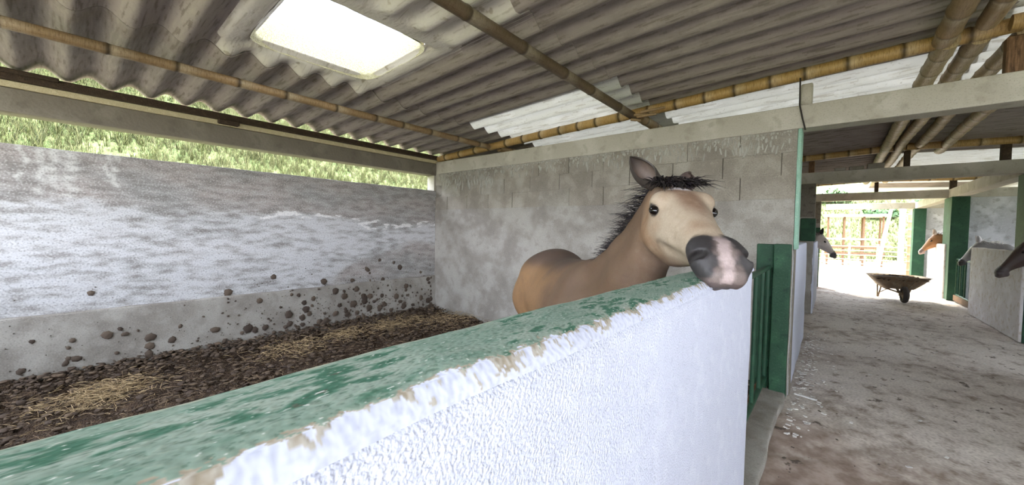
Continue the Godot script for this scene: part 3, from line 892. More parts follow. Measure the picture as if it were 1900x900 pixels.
func barrow() -> void:
	var t := thing("wheelbarrow", "rusty wheelbarrow loaded with muck standing in the aisle", "wheelbarrow", Vector3(1.27, 0, -12.35), deg_to_rad(8.0))
	# local: +z towards the wheel
	var b := MB.new()
	# tray: lofted rings, bottom to rim, then back down inside
	var rings := [[0.20, 0.18, 0.27, -0.30, 0.0], [0.25, 0.24, 0.272, -0.31, 0.0], [0.40, 0.40, 0.42, -0.33, 0.03], [0.50, 0.52, 0.55, -0.34, 0.05], [0.525, 0.55, 0.555, -0.34, 0.05], [0.50, 0.53, 0.56, -0.34, 0.05], [0.385, 0.385, 0.43, -0.33, 0.03], [0.235, 0.23, 0.285, -0.31, 0.0], [0.0, 0.0, 0.285, -0.31, 0.0]]
	var n := 40
	for r in rings:
		for k in n:
			var an := TAU * k / n
			var cx := cos(an)
			var sn := sin(an)
			var s := 1.0 / pow(pow(absf(cx), 5.0) + pow(absf(sn), 5.0), 0.2)
			var tilt: float = 0.05 if sn > 0 else 0.0
			b.vert(Vector3(cx * s * r[0], r[2] + tilt * (r[2] - 0.27) * sn, r[3] + sn * s * r[1] * 0.9))
	for j in rings.size() - 1:
		for k in n:
			var q := j * n + k
			var q2 := j * n + (k + 1) % n
			b.quad(q, q + n, q2 + n, q2)
	b.smooth(0)
	var fl := []
	for k in n: fl.append(b.v[k])
	b.poly(fl, Vector3.DOWN)
	mi("tray", b.mesh(), M.rust, t)
	for s in [-1, 1]:
		var r := MB.new()
		r.tube([Vector3(0.05 * s, 0.20, 0.20), Vector3(0.10 * s, 0.23, 0.0), Vector3(0.22 * s, 0.262, -0.30), Vector3(0.27 * s, 0.33, -0.8), Vector3(0.28 * s, 0.45, -1.2)], [0.02, 0.02, 0.02, 0.02, 0.018], 8)
		mi("handle", r.mesh(), M.rust, t)
		var l := MB.new()
		l.tube([Vector3(0.24 * s, 0.28, -0.48), Vector3(0.27 * s, 0.02, -0.56), Vector3(0.27 * s, 0.012, -0.62), Vector3(0.255 * s, 0.30, -0.72)], [0.016, 0.016, 0.016, 0.016], 7)
		mi("leg", l.mesh(), M.rust, t)
		var q := MB.new()
		q.tube([Vector3(0.26 * s, 0.12, -0.535), Vector3(0.2 * s, 0.25, -0.2)], [0.011, 0.011], 6)
		mi("brace", q.mesh(), M.rust, t)
		var st := MB.new()
		st.cbox(Vector3(0.12 * s, 0.33, 0.13), Vector3(0.05, 0.30, 0.012), 0.004, Basis(Vector3(0, 0, 1), -0.5 * s) * Basis(Vector3(1, 0, 0), 0.25))
		mi("tray_strut", st.mesh(), M.rust, t)
		var br := MB.new()
		br.cbox(Vector3(0.075 * s, 0.185, 0.19), Vector3(0.018, 0.07, 0.09), 0.005)
		mi("axle_bracket", br.mesh(), M.rust, t)
	var wh := Node3D.new()
	wh.name = "wheel"
	t.add_child(wh, true)
	wh.position = Vector3(0, 0.185, 0.2)
	var ty := MB.new()
	ty.grid(28, 12, func(u, v): return Vector3(0.05 * sin(TAU * v), (0.14 + 0.045 * cos(TAU * v)) * cos(TAU * u), (0.14 + 0.045 * cos(TAU * v)) * sin(TAU * u)))
	mi("tyre", ty.mesh(), M.rubber, wh)
	var hu := MB.new()
	hu.tube([Vector3(-0.09, 0, 0), Vector3(-0.03, 0, 0), Vector3(-0.028, 0, 0), Vector3(0.028, 0, 0), Vector3(0.03, 0, 0), Vector3(0.09, 0, 0)], [0.012, 0.012, 0.105, 0.105, 0.012, 0.012], 18)
	mi("hub", hu.mesh(), M.rust, wh)
	# load of muck
	var ld := MB.new()
	ld.grid(24, 24, func(u, v):
		var p := Vector3((u - 0.5) * 0.86, 0, -0.34 + (v - 0.5) * 0.86)
		var e := maxf(absf(u - 0.5), absf(v - 0.5)) * 2.0
		p.y = 0.50 + 0.06 * (1.0 - e * e) + rough.get_noise_2d(p.x * 9.0, p.z * 9.0) * 0.06
		return p, true)
	tag(tag(mi("muck_load", ld.mesh(), M.dung), "heap of stable muck filling the wheelbarrow", "muck", "", "stuff"), "")
	var last := get_child(get_child_count() - 1) as Node3D
	last.position = t.position
	last.rotation = t.rotation

func blob(r: float, flat: float, sd: float) -> ArrayMesh:
	var b := MB.new()
	b.grid(10, 7, func(u, v):
		var th: float = TAU * u
		var ph: float = PI * v
		var d := Vector3(cos(th) * sin(ph), cos(ph), sin(th) * sin(ph))
		var k := r * (1.0 + 0.35 * rough.get_noise_3dv(d * 0.9 + Vector3(sd, 0, 0)))
		return Vector3(d.x * k, d.y * k * flat, d.z * k))
	return b.mesh()

func litter() -> void:
	# dung clots on the bedding
	var clod := blob(0.05, 0.6, 2.0)
	var mm := MultiMesh.new()
	mm.transform_format = MultiMesh.TRANSFORM_3D
	mm.use_colors = true
	mm.mesh = clod
	var N := 11000
	mm.instance_count = N
	for k in N:
		var p := Vector3(lerpf(XB + 0.03, -0.45, pow(rng.randf(), 1.8)), 0.03 + rng.randf() * 0.07, rng.randf_range(-4.25, 0.6))
		if p.x < -4.9: p.y += 0.05
		var s := 0.12 + 0.5 * pow(rng.randf(), 2.5)
		mm.set_instance_transform(k, Transform3D(Basis.from_euler(Vector3(rng.randf() * 0.6, rng.randf() * TAU, rng.randf() * 0.6)).scaled(Vector3(s, s * 0.7, s)), p))
		var t := rng.randf()
		mm.set_instance_color(k, Color(0.055, 0.036, 0.023).lerp(Color(0.13, 0.088, 0.052), t * t))
	var o := MultiMeshInstance3D.new()
	o.name = "dung_clods"
	o.multimesh = mm
	o.material_override = M.straw
	add_child(o)
	tag(o, "crumbled dung clods lying over the stall bedding", "dung", "", "stuff")
	# straw
	var sb := MB.new()
	sb.tube([Vector3(-0.5, 0, 0), Vector3(0, 0.06, 0.02), Vector3(0.5, 0, 0)], [0.03, 0.035, 0.02], 4)
	var sm := sb.mesh()
	var ms := MultiMesh.new()
	ms.transform_format = MultiMesh.TRANSFORM_3D
	ms.use_colors = true
	ms.mesh = sm
	var heaps := [[-4.45, -0.15, 0.2], [-4.65, -0.3, 0.16], [-4.71, -1.7, 0.22], [-4.85, -2.4, 0.16], [-4.85, -3.0, 0.22], [-4.95, -3.3, 0.22], [-4.55, -3.85, 0.32]]
	N = 8000
	ms.instance_count = N
	for k in N:
		var hp: Array = heaps[rng.randi() % heaps.size()]
		var p := Vector3(hp[0] + rng.randfn() * hp[2] * 0.75, 0, hp[1] + rng.randfn() * hp[2] * 0.9)
		var loose := rng.randf() < 0.66
		if loose: p = Vector3(rng.randf_range(XB + 0.05, -0.5), 0, rng.randf_range(-4.2, 0.6))
		p.x = maxf(p.x, XB + 0.06)
		p.z = clampf(p.z, -4.22, 0.65)
		p.y = rng.randf_range(0.06, 0.14)
		var L := rng.randf_range(0.03, 0.11)
		var bs := Basis.from_euler(Vector3(rng.randf_range(-0.3, 0.3), rng.randf() * TAU, rng.randf_range(-0.3, 0.3))) * Basis().scaled(Vector3(L, 0.06, 0.06))
		ms.set_instance_transform(k, Transform3D(bs, p))
		ms.set_instance_color(k, Color(0.08, 0.052, 0.03).lerp(Color(0.26, 0.18, 0.10), pow(rng.randf(), 1.6)) if loose else Color(0.22, 0.15, 0.075).lerp(Color(0.55, 0.41, 0.22), rng.randf()))
	o = MultiMeshInstance3D.new()
	o.name = "straw"
	o.multimesh = ms
	o.material_override = M.straw
	add_child(o)
	tag(o, "pale straw scattered in patches over the stall bedding", "straw", "", "stuff")
	# dung splashed on the plinth and wall
	var sp := MultiMesh.new()
	sp.transform_format = MultiMesh.TRANSFORM_3D
	sp.use_colors = true
	sp.mesh = blob(0.05, 1.0, 7.0)
	N = 700
	sp.instance_count = N
	for k in N:
		var z := -2.9 + rng.randfn() * 1.0 if k < 480 else rng.randf_range(-4.2, 0.5)
		z = clampf(z, -4.2, 0.5)
		var y := 0.14 + absf(rng.randfn()) * 0.26
		if k % 9 == 0: y = rng.randf_range(0.3, 1.05)
		var s := pow(rng.randf(), 6.0) * 0.95 + 0.09
		var x := XB + (0.035 if y < 0.66 else 0.006)
		sp.set_instance_transform(k, Transform3D(Basis(Vector3(1, 0, 0), rng.randf() * TAU) * Basis().scaled(Vector3(0.10 + 0.12 * s, s * rng.randf_range(0.6, 1.1), s)), Vector3(x, y, z)))
		sp.set_instance_color(k, Color(0.05, 0.034, 0.024).lerp(Color(0.11, 0.08, 0.055), rng.randf()))
	o = MultiMeshInstance3D.new()
	o.name = "dung_splashes"
	o.multimesh = sp
	o.material_override = M.straw
	add_child(o)
	tag(o, "dark dung splashes stuck on the plinth of the back wall", "dung", "", "stuff")
	# lime that ran down the blocks from the beam
	var lm := MultiMesh.new()
	lm.transform_format = MultiMesh.TRANSFORM_3D
	lm.use_colors = true
	lm.mesh = blob(0.05, 1.0, 13.0)
	N = 800
	lm.instance_count = N
	for k in N:
		var x := rng.randf_range(-5.3, -0.3)
		var drop := pow(rng.randf(), 3.0) * 0.16 * (1.6 if x < -4.0 else 1.0)
		var wd := rng.randf_range(0.06, 0.26)
		lm.set_instance_transform(k, Transform3D(Basis(Vector3(0, 0, 1), rng.randfn() * 0.2) * Basis().scaled(Vector3(wd, rng.randf_range(0.12, 0.25) + drop * 5.0, 0.1)), Vector3(x, 2.44 - drop, -4.3005)))
		lm.set_instance_color(k, Color(0.29, 0.275, 0.235).lerp(Color(0.40, 0.385, 0.335), rng.randf()))
	o = MultiMeshInstance3D.new()
	o.name = "lime_runs"
	o.multimesh = lm
	o.material_override = M.straw
	add_child(o)
	tag(o, "whitish lime runs on the blocks just under the near beam", "lime", "", "stuff")
	# flakes of lime and straw along the foot of the left wall, bits on the aisle
	var fk := MultiMesh.new()
	fk.transform_format = MultiMesh.TRANSFORM_3D
	fk.use_colors = true
	var fb := MB.new()
	fb.cbox(Vector3.ZERO, Vector3(1, 0.35, 0.6), 0.1)
	fk.mesh = fb.mesh()
	N = 700
	fk.instance_count = N
	for k in N:
		var p := Vector3(XL + 0.03 + absf(rng.randfn()) * 0.1, 0.012, rng.randf_range(-3.4, -7.5))
		var lime := true
		if k > 260:
			p = Vector3(rng.randf_range(XL + 0.05, 2.05), 0.01, -1.5 - pow(rng.randf(), 1.2) * 12.0)
			lime = rng.randf() < 0.3
		var s := rng.randf_range(0.006, 0.03) * (1.3 if lime else 1.0)
		fk.set_instance_transform(k, Transform3D(Basis(Vector3.UP, rng.randf() * TAU) * Basis().scaled(Vector3(s, s * 0.5, s)), p))
		fk.set_instance_color(k, (Color(0.62, 0.6, 0.56) if lime else Color(0.09, 0.07, 0.05)) * rng.randf_range(0.7, 1.15))
	o = MultiMeshInstance3D.new()
	o.name = "floor_crumbs"
	o.multimesh = fk
	o.material_override = M.straw
	add_child(o)
	tag(o, "pale lime flakes and dark crumbs strewn over the aisle floor", "crumbs", "", "stuff")
	var lb := MB.new()
	lb.cbox(Vector3.ZERO, Vector3(0.17, 0.012, 0.022), 0.003)
	var st := tag(mi("pale_stick", lb.mesh(), M.sheet_white), "pale flat stick on the floor by the left wall", "stick") as Node3D
	st.position = Vector3(-0.13, 0.022, -4.35)
	st.rotation.y = -0.25

# ---------------------------------------------------------------- outdoors
func land(x: float, z: float) -> float:
	var y := -0.12
	y += 0.60 * maxf(0.0, -6.6 - x)
	y += 0.12 * maxf(0.0, -26.0 - z) + 0.25 * maxf(0.0, -34.0 - z)
	y = minf(y, 14.0 + 0.02 * absf(x))
	if z < -15.0 or x < -6.0 or x > 8.0 or z > 3.0: y += rough.get_noise_2d(x * 0.12, z * 0.12) * 0.25 * clampf(y + 0.4, 0.0, 1.0)
	return y

func outside() -> void:
	var b := MB.new()
	b.grid(90, 90, func(u, t):
		var x: float = lerpf(-45.0, 40.0, u)
		var z: float = lerpf(20.0, -65.0, t)
		return Vector3(x, land(x, z) - 0.05, z), true)
	struct("ground_outside", b.mesh(), M.grass, "grassy ground and slopes around the stable", "grass")
	var y := MB.new()
	y.grid(40, 40, func(u, t):
		var x: float = lerpf(-6.0, 9.0, u)
		var z: float = lerpf(-15.3, -27.5, t)
		return Vector3(x, land(x, z) + 0.03 + rough.get_noise_2d(x * 2.0, z * 2.0) * 0.03, z), true)
	struct("ground_yard", y.mesh(), M.yard, "pale trodden yard beyond the end of the aisle", "yard")
	var y2 := MB.new()
	y2.grid(10, 10, func(u, t): return Vector3(lerpf(-5.0, 12.0, u), -0.06, lerpf(12.0, 2.5, t)), true)
	struct("ground_entry", y2.mesh(), M.soil)
	# grass tufts
	var tb := MB.new()
	for k in 7:
		var an := TAU * k / 7.0
		var o := Vector3(cos(an), 0, sin(an))
		var lean := o * (0.25 + 0.12 * (k % 3))
		var side := Vector3(-o.z, 0, o.x) * 0.02
		var h := 0.8 + 0.2 * (k % 2)
		var base := o * 0.06
		var q := tb.v.size()
		for s in 3:
			var f := s / 2.0
			var ct := base + lean * f * f + Vector3(0, h * f, 0)
			var w := 1.0 - f * 0.9
			tb.vert(ct - side * w, o); tb.vert(ct + side * w, o)
		for s in 2: tb.quad(q + s * 2, q + s * 2 + 1, q + s * 2 + 3, q + s * 2 + 2)
	var tm := tb.mesh()
	var mm := MultiMesh.new()
	mm.transform_format = MultiMesh.TRANSFORM_3D
	mm.use_colors = true
	mm.mesh = tm
	var N := 34000
	mm.instance_count = N
	for k in N:
		var x := rng.randf_range(-17.0, -7.0)
		var z := rng.randf_range(-16.0, 4.0)
		if k > 25000:
			x = rng.randf_range(-4.0, 12.0)
			z = -28.0 - rng.randf() * 16.0
		var s := rng.randf_range(0.14, 0.4)
		mm.set_instance_transform(k, Transform3D(Basis(Vector3.UP, rng.randf() * TAU).scaled(Vector3(s, s, s)), Vector3(x, land(x, z) - 0.06, z)))
		mm.set_instance_color(k, Color(0.11, 0.13, 0.05).lerp(Color(0.34, 0.35, 0.23), pow(rng.randf(), 1.3)))
	var o2 := MultiMeshInstance3D.new()
	o2.name = "tall_grass"
	o2.multimesh = mm
	o2.material_override = M.leaf
	add_child(o2)
	tag(o2, "tall grass on the slopes behind the stable", "grass", "", "stuff")
	# fence beyond the yard
	var fl := thing("yard_fence", "pale pole fence across the far side of the yard", "fence", Vector3(-0.6, 0, -23.5))
	for k in 5:
		var r := MB.new()
		var yy := 0.18 + 0.2 * k
		r.tube([Vector3(0, yy, 0), Vector3(2.2, yy + 0.02, 0.03), Vector3(4.4, yy - 0.03, 0)], [0.022, 0.025, 0.022], 7)
		mi("rail", r.mesh(), M.wood_pale, fl)
	for k in 5:
		var r := MB.new()
		r.tube([Vector3(0.3 + 0.95 * k, -0.1, -0.05), Vector3(0.3 + 0.95 * k + 0.02, 1.12, -0.05)], [0.045, 0.04], 8)
		mi("fence_post", r.mesh(), M.wood_pale, fl)
	# small pen frame with a flat roof
	var pn := thing("feeding_pen", "open timber pen with a flat roof beyond the yard fence", "pen", Vector3(0.85, 0, -26.2))
	for x in [-1.0, -0.35, 0.4, 1.1]:
		for z in [0.0, -1.6]:
			var r := MB.new()
			r.cbox(Vector3(x, 1.2, z), Vector3(0.08, 2.5, 0.08), 0.01)
			mi("pen_post", r.mesh(), M.wood, pn)
	for yy in [0.55, 0.9, 1.3]:
		var r := MB.new()
		r.cbox(Vector3(0.05, yy, 0.06), Vector3(2.3, 0.16 if yy < 1.2 else 0.09, 0.03), 0.006)
		mi("pen_board", r.mesh(), M.wood_pale if yy > 1.2 else M.wood, pn)
	var rf := MB.new()
	rf.cbox(Vector3(0.05, 2.5, -0.8), Vector3(2.5, 0.12, 2.1), 0.02)
	mi("pen_roof", rf.mesh(), M.sheet_pale, pn)
	var lp := MB.new()
	lp.tube([Vector3(0, -0.1, 0), Vector3(0.18, 1.5, 0.02), Vector3(0.42, 3.1, 0)], [0.07, 0.065, 0.055], 9)
	(tag(mi("leaning_pole", lp.mesh(), M.wood_pale), "pale pole leaning right at the far end of the yard", "pole") as Node3D).position = Vector3(1.55, 0, -22.6)
	var wp := MB.new()
	wp.cbox(Vector3(0, 1.35, 0), Vector3(0.16, 2.9, 0.16), 0.015)
	(tag(mi("white_post", wp.mesh(), M.white_worn), "white square post at the end of the aisle roof", "post") as Node3D).position = Vector3(2.12, 0, -21.4)
	var o3 := bamboo("bamboo_post", Vector3(2.38, -0.1, -21.5), Vector3(2.36, 2.9, -21.5), 0.075, Color(0.5, 0.33, 0.18), 91, "orange brown bamboo post beside the white post at the yard", "", 0.3, 0.6)
	# bushes on the far slope
	for k in 9:
		var bb := MB.new()
		var R := rng.randf_range(1.1, 1.35)
		for j in 700:
			var d := Vector3(rng.randfn(), absf(rng.randfn()), rng.randfn()).normalized()
			var c := d * R * (0.7 + 0.3 * rng.randf()) * Vector3(1, 0.9, 1)
			var u := Vector3(rng.randfn(), rng.randfn(), rng.randfn()).normalized()
			var s := u.cross(d).normalized() * 0.09
			u *= 0.16
			var cc := Color(0.035, 0.085, 0.03).lerp(Color(0.12, 0.2, 0.07), rng.randf())
			var q := bb.v.size()
			bb.vert(c - u, d, Vector2.ZERO, cc); bb.vert(c + s, d, Vector2.ZERO, cc); bb.vert(c + u, d, Vector2.ZERO, cc); bb.vert(c - s, d, Vector2.ZERO, cc)
			bb.quad(q, q + 1, q + 2, q + 3)
		var x := -6.0 + k * 2.9 + rng.randf() * 0.2
		var z := -40.0 - (k % 3) * 2.0
		var bs := tag(mi("bush", bb.mesh(), M.leaf), "dense green bush on the slope beyond the yard, %s from the left" % ["first", "second", "third", "fourth", "fifth", "sixth", "seventh", "eighth", "ninth"][k], "bush", "bushes on the far slope") as Node3D
		bs.position = Vector3(x, land(x, z) - 0.1, z)

# ---------------------------------------------------------------- horses
# bones: tapered capsules joined with a smooth minimum; the head is a lofted profile in its own frame (x to the muzzle, y up, z to the horse's right)
class Beast:
	var A := PackedVector3Array()
	var BA := PackedVector3Array()
	var INV := PackedFloat32Array()
	var RA := PackedFloat32Array()
	var DR := PackedFloat32Array()
	var K := PackedFloat32Array()
	var H := Transform3D()      # head frame
	var HI := Transform3D()
	var top := PackedFloat32Array()
	var bot := PackedFloat32Array()
	var wid := PackedFloat32Array()
	var size := 1.0
	const A0 := -0.20
	const A1 := 0.385

	func bone(a: Vector3, b: Vector3, ra: float, rb: float, k := 0.08) -> void:
		A.append(a); BA.append(b - a)
		INV.append(1.0 / maxf((b - a).length_squared(), 1e-6))
		RA.append(ra); DR.append(rb - ra); K.append(k)

	func pair(a: Vector3, b: Vector3, ra: float, rb: float, k := 0.08) -> void:
		bone(a, b, ra, rb, k)
		bone(Vector3(a.x, a.y, -a.z), Vector3(b.x, b.y, -b.z), ra, rb, k)

	func profile() -> void:
		var xs := [-0.20, -0.15, -0.08, 0.0, 0.08, 0.16, 0.24, 0.29, 0.33, 0.365, 0.385]
		var ts := [0.055, 0.078, 0.086, 0.078, 0.060, 0.040, 0.022, 0.014, 0.008, -0.008, -0.035]
		var bs := [-0.07, -0.15, -0.185, -0.185, -0.155, -0.120, -0.094, -0.090, -0.094, -0.092, -0.078]
		var ws := [0.06, 0.082, 0.096, 0.102, 0.085, 0.068, 0.057, 0.060, 0.064, 0.055, 0.040]
		for k in 96:
			var x := lerpf(A0, A1, k / 95.0)
			var j := 0
			while j < 9 and xs[j + 1] < x: j += 1
			var t := clampf((x - xs[j]) / (xs[j + 1] - xs[j]), 0, 1)
			var p := maxi(j - 1, 0)
			var q := mini(j + 2, 10)
			top.append(cubic_interpolate(ts[j], ts[j + 1], ts[p], ts[q], t))
			bot.append(cubic_interpolate(bs[j], bs[j + 1], bs[p], bs[q], t))
			wid.append(cubic_interpolate(ws[j], ws[j + 1], ws[p], ws[q], t))

	static func smin(a: float, b: float, k: float) -> float:
		var h := maxf(k - absf(a - b), 0.0) / k
		return minf(a, b) - h * h * k * 0.25

	static func smax(a: float, b: float, k: float) -> float:
		return -smin(-a, -b, k)

	static func cap(p: Vector3, a: Vector3, b: Vector3, ra: float, rb: float) -> float:
		var ba := b - a
		var t := clampf((p - a).dot(ba) / ba.length_squared(), 0.0, 1.0)
		return (p - a - ba * t).length() - lerpf(ra, rb, t)

	func head(q: Vector3) -> float:
		var xc := clampf(q.x, A0, A1)
		var ft := (xc - A0) / (A1 - A0) * 95.0
		var k := mini(int(ft), 94)
		ft -= k
		var tp := lerpf(top[k], top[k + 1], ft)
		var bt := lerpf(bot[k], bot[k + 1], ft)
		var w := lerpf(wid[k], wid[k + 1], ft)
		var mid := (tp + bt) * 0.5
		var hh := (tp - bt) * 0.5
		var y := (q.y - mid) / hh
		var z := absf(q.z)
		var nar := 0.36 if xc < 0.22 else 0.36 - 0.3 * smoothstep(0.22, 0.3, xc)
		w *= 1.0 - nar * smoothstep(0.1, 1.0, -y) - 0.12 * smoothstep(0.4, 1.0, y)
		var rho := pow(pow(z / w, 2.5) + pow(absf(y), 2.5), 0.4)
		var d := (rho - 1.0) * minf(w, hh)
		var out := absf(q.x - xc)
		if out > 0.0: d = Vector2(maxf(d + 0.02, 0.0), out).length() - 0.02
		if d > 0.09: return d
		var m := Vector3(q.x, q.y, z)
		d = smin(d, (m - Vector3(-0.02, 0.042, 0.074)).length() - 0.030, 0.04)          # brow
		d = smin(d, cap(m, Vector3(-0.09, -0.10, 0.050), Vector3(-0.02, -0.09, 0.052), 0.048, 0.044), 0.05)   # cheek
		d = smin(d, cap(m, Vector3(0.02, -0.045, 0.080), Vector3(0.14, -0.045, 0.058), 0.012, 0.010), 0.03)   # facial crest
		d = smin(d, cap(m, Vector3(0.29, -0.022, 0.040), Vector3(0.345, -0.035, 0.044), 0.028, 0.028), 0.03)  # nostril wing
		d = smin(d, cap(m, Vector3(0.33, -0.070, 0.0), Vector3(0.37, -0.072, 0.02), 0.036, 0.026), 0.03)      # upper lip
		d = smin(d, (m - Vector3(0.318, -0.100, 0.0)).length() - 0.026, 0.025)              # chin
		d = smax(d, -cap(m, Vector3(-0.012, 0.02, 0.117), Vector3(0.024, 0.010, 0.113), 0.015, 0.011), 0.010)    # eye socket
		d = smax(d, -cap(m, Vector3(0.352, -0.012, 0.058), Vector3(0.318, -0.048, 0.078), 0.014, 0.009), 0.008)   # nostril
		d = smax(d, -cap(m, Vector3(0.40, -0.098, 0.0), Vector3(0.36, -0.098, 0.048), 0.007, 0.007), 0.008)   # mouth
		d = smax(d, -cap(m, Vector3(0.36, -0.098, 0.048), Vector3(0.27, -0.080, 0.062), 0.007, 0.006), 0.008)
		d = smax(d, -cap(m, Vector3(0.10, -0.09, 0.075), Vector3(0.20, -0.085, 0.062), 0.010, 0.008), 0.03)   # hollow behind the lip
		return d

	func field(p: Vector3) -> float:
		var d := 1e9
		for j in A.size():
			var pa := p - A[j]
			var t := clampf(pa.dot(BA[j]) * INV[j], 0.0, 1.0)
			var e := (pa - BA[j] * t).length() - RA[j] - t * DR[j]
			var k := K[j]
			if d - e > k: d = e
			elif e - d < k:
				var h := (k - absf(d - e)) / k
				d = minf(d, e) - h * h * k * 0.25
		var q := HI * p
		if q.length_squared() < 0.36:
			d = smin(d, head(q) * size, 0.05)
		return d

	# surface nets of the field inside lo..hi, kept where clip.dot(p) > clipd
	func nets(b: MB, lo: Vector3, hi: Vector3, cell: float, clip: Vector3, clipd: float, colour: Callable) -> void:
		var B := 4
		var nx := int(ceil((hi.x - lo.x) / cell / B)) * B
		var ny := int(ceil((hi.y - lo.y) / cell / B)) * B
		var nz := int(ceil((hi.z - lo.z) / cell / B)) * B
		var sx := 1
		var sy := nx + 1
		var sz := (nx + 1) * (ny + 1)
		var val := PackedFloat32Array()
		val.resize(sz * (nz + 1))
		val.fill(1e9)
		var cells := []
		var reach := cell * B * 0.87 * 1.35
		for kz in range(0, nz, B):
			for ky in range(0, ny, B):
				for kx in range(0, nx, B):
					var ct := lo + Vector3(kx + 2, ky + 2, kz + 2) * cell
					if clip.dot(ct) < clipd - cell * 4.0: continue
					if absf(field(ct)) > reach: continue
					for z in range(kz, kz + B + 1):
						for y in range(ky, ky + B + 1):
							for x in range(kx, kx + B + 1):
								var id := x + y * sy + z * sz
								if val[id] > 1e8: val[id] = field(lo + Vector3(x, y, z) * cell)
					cells.append(Vector3i(kx, ky, kz))
		var at := PackedInt32Array()
		at.resize(val.size())
		at.fill(-1)
		var off := [0, sx, sy, sx + sy, sz, sx + sz, sy + sz, sx + sy + sz]
		var cor := [Vector3(0, 0, 0), Vector3(1, 0, 0), Vector3(0, 1, 0), Vector3(1, 1, 0), Vector3(0, 0, 1), Vector3(1, 0, 1), Vector3(0, 1, 1), Vector3(1, 1, 1)]
		var edges := [[0, 1], [2, 3], [4, 5], [6, 7], [0, 2], [1, 3], [4, 6], [5, 7], [0, 4], [1, 5], [2, 6], [3, 7]]
		var first := b.v.size()
		var fi := b.i.size()
		for blk: Vector3i in cells:
			for z in range(blk.z, blk.z + B):
				for y in range(blk.y, blk.y + B):
					for x in range(blk.x, blk.x + B):
						var id := x + y * sy + z * sz
						var neg := 0
						for j in 8:
							if val[id + off[j]] < 0.0: neg += 1
						if neg == 0 or neg == 8: continue
						var acc := Vector3.ZERO
						var cnt := 0
						for e: Array in edges:
							var va := val[id + off[e[0]]]
							var vb := val[id + off[e[1]]]
							if (va < 0.0) != (vb < 0.0):
								acc += cor[e[0]].lerp(cor[e[1]], va / (va - vb))
								cnt += 1
						var p := lo + (Vector3(x, y, z) + acc / cnt) * cell
						if clip.dot(p) < clipd: continue
						at[id] = b.vert(p, Vector3.UP, Vector2(p.x, p.y), colour.call(p))
		for blk: Vector3i in cells:
			for z in range(blk.z, blk.z + B):
				for y in range(blk.y, blk.y + B):
					for x in range(blk.x, blk.x + B):
						var id := x + y * sy + z * sz
						var inside := val[id] < 0.0
						if x > 0 and y > 0 and z > 0:
							if inside != (val[id + sx] < 0.0): face(b, at, id - sy - sz, id - sz, id, id - sy, inside)
							if inside != (val[id + sy] < 0.0): face(b, at, id - sx - sz, id - sx, id, id - sz, inside)
							if inside != (val[id + sz] < 0.0): face(b, at, id - sx - sy, id - sy, id, id - sx, inside)
		b.smooth(first, fi)

	static func face(b: MB, at: PackedInt32Array, p: int, q: int, r: int, s: int, inside: bool) -> void:
		if at[p] < 0 or at[q] < 0 or at[r] < 0 or at[s] < 0: return
		if inside: b.quad(at[p], at[q], at[r], at[s])
		else: b.quad(at[p], at[s], at[r], at[q])

func trunk(w: Beast, neck: Array) -> void:
	w.bone(Vector3(-0.32, 0.94, 0), Vector3(0.30, 0.92, 0), 0.285, 0.285, 0.1)        # barrel
	w.bone(Vector3(-0.20, 1.05, 0), Vector3(0.15, 1.04, 0), 0.20, 0.20, 0.1)          # back
	w.pair(Vector3(-0.50, 1.06, 0.09), Vector3(-0.60, 0.88, 0.13), 0.21, 0.19, 0.1)   # croup and haunch
	w.bone(Vector3(-0.42, 1.10, 0), Vector3(-0.66, 1.02, 0), 0.205, 0.15, 0.1)
	w.bone(Vector3(0.36, 1.15, 0), Vector3(0.08, 1.06, 0), 0.12, 0.16, 0.12)          # withers
	w.pair(Vector3(0.46, 0.88, 0.12), Vector3(0.36, 1.08, 0.06), 0.17, 0.11, 0.1)     # shoulder
	w.bone(Vector3(0.50, 0.92, 0), Vector3(0.56, 0.84, 0), 0.20, 0.17, 0.1)           # chest
	for k in neck.size() - 1:
		w.bone(neck[k][0], neck[k + 1][0], neck[k][1], neck[k + 1][1], 0.09)
	w.pair(Vector3(0.42, 0.80, 0.14), Vector3(0.40, 0.62, 0.14), 0.11, 0.075, 0.08)
	w.pair(Vector3(0.40, 0.62, 0.14), Vector3(0.42, 0.40, 0.135), 0.07, 0.047, 0.04)
	w.pair(Vector3(0.42, 0.40, 0.135), Vector3(0.42, 0.14, 0.13), 0.042, 0.032, 0.03)
	w.pair(Vector3(0.42, 0.14, 0.13), Vector3(0.455, 0.045, 0.13), 0.036, 0.048, 0.03)
	w.pair(Vector3(-0.56, 0.90, 0.14), Vector3(-0.42, 0.68, 0.15), 0.18, 0.115, 0.08)
	w.pair(Vector3(-0.42, 0.68, 0.15), Vector3(-0.67, 0.46, 0.14), 0.11, 0.05, 0.06)
	w.pair(Vector3(-0.67, 0.46, 0.14), Vector3(-0.62, 0.15, 0.14), 0.046, 0.034, 0.03)
	w.pair(Vector3(-0.62, 0.15, 0.14), Vector3(-0.585, 0.045, 0.14), 0.038, 0.048, 0.03)

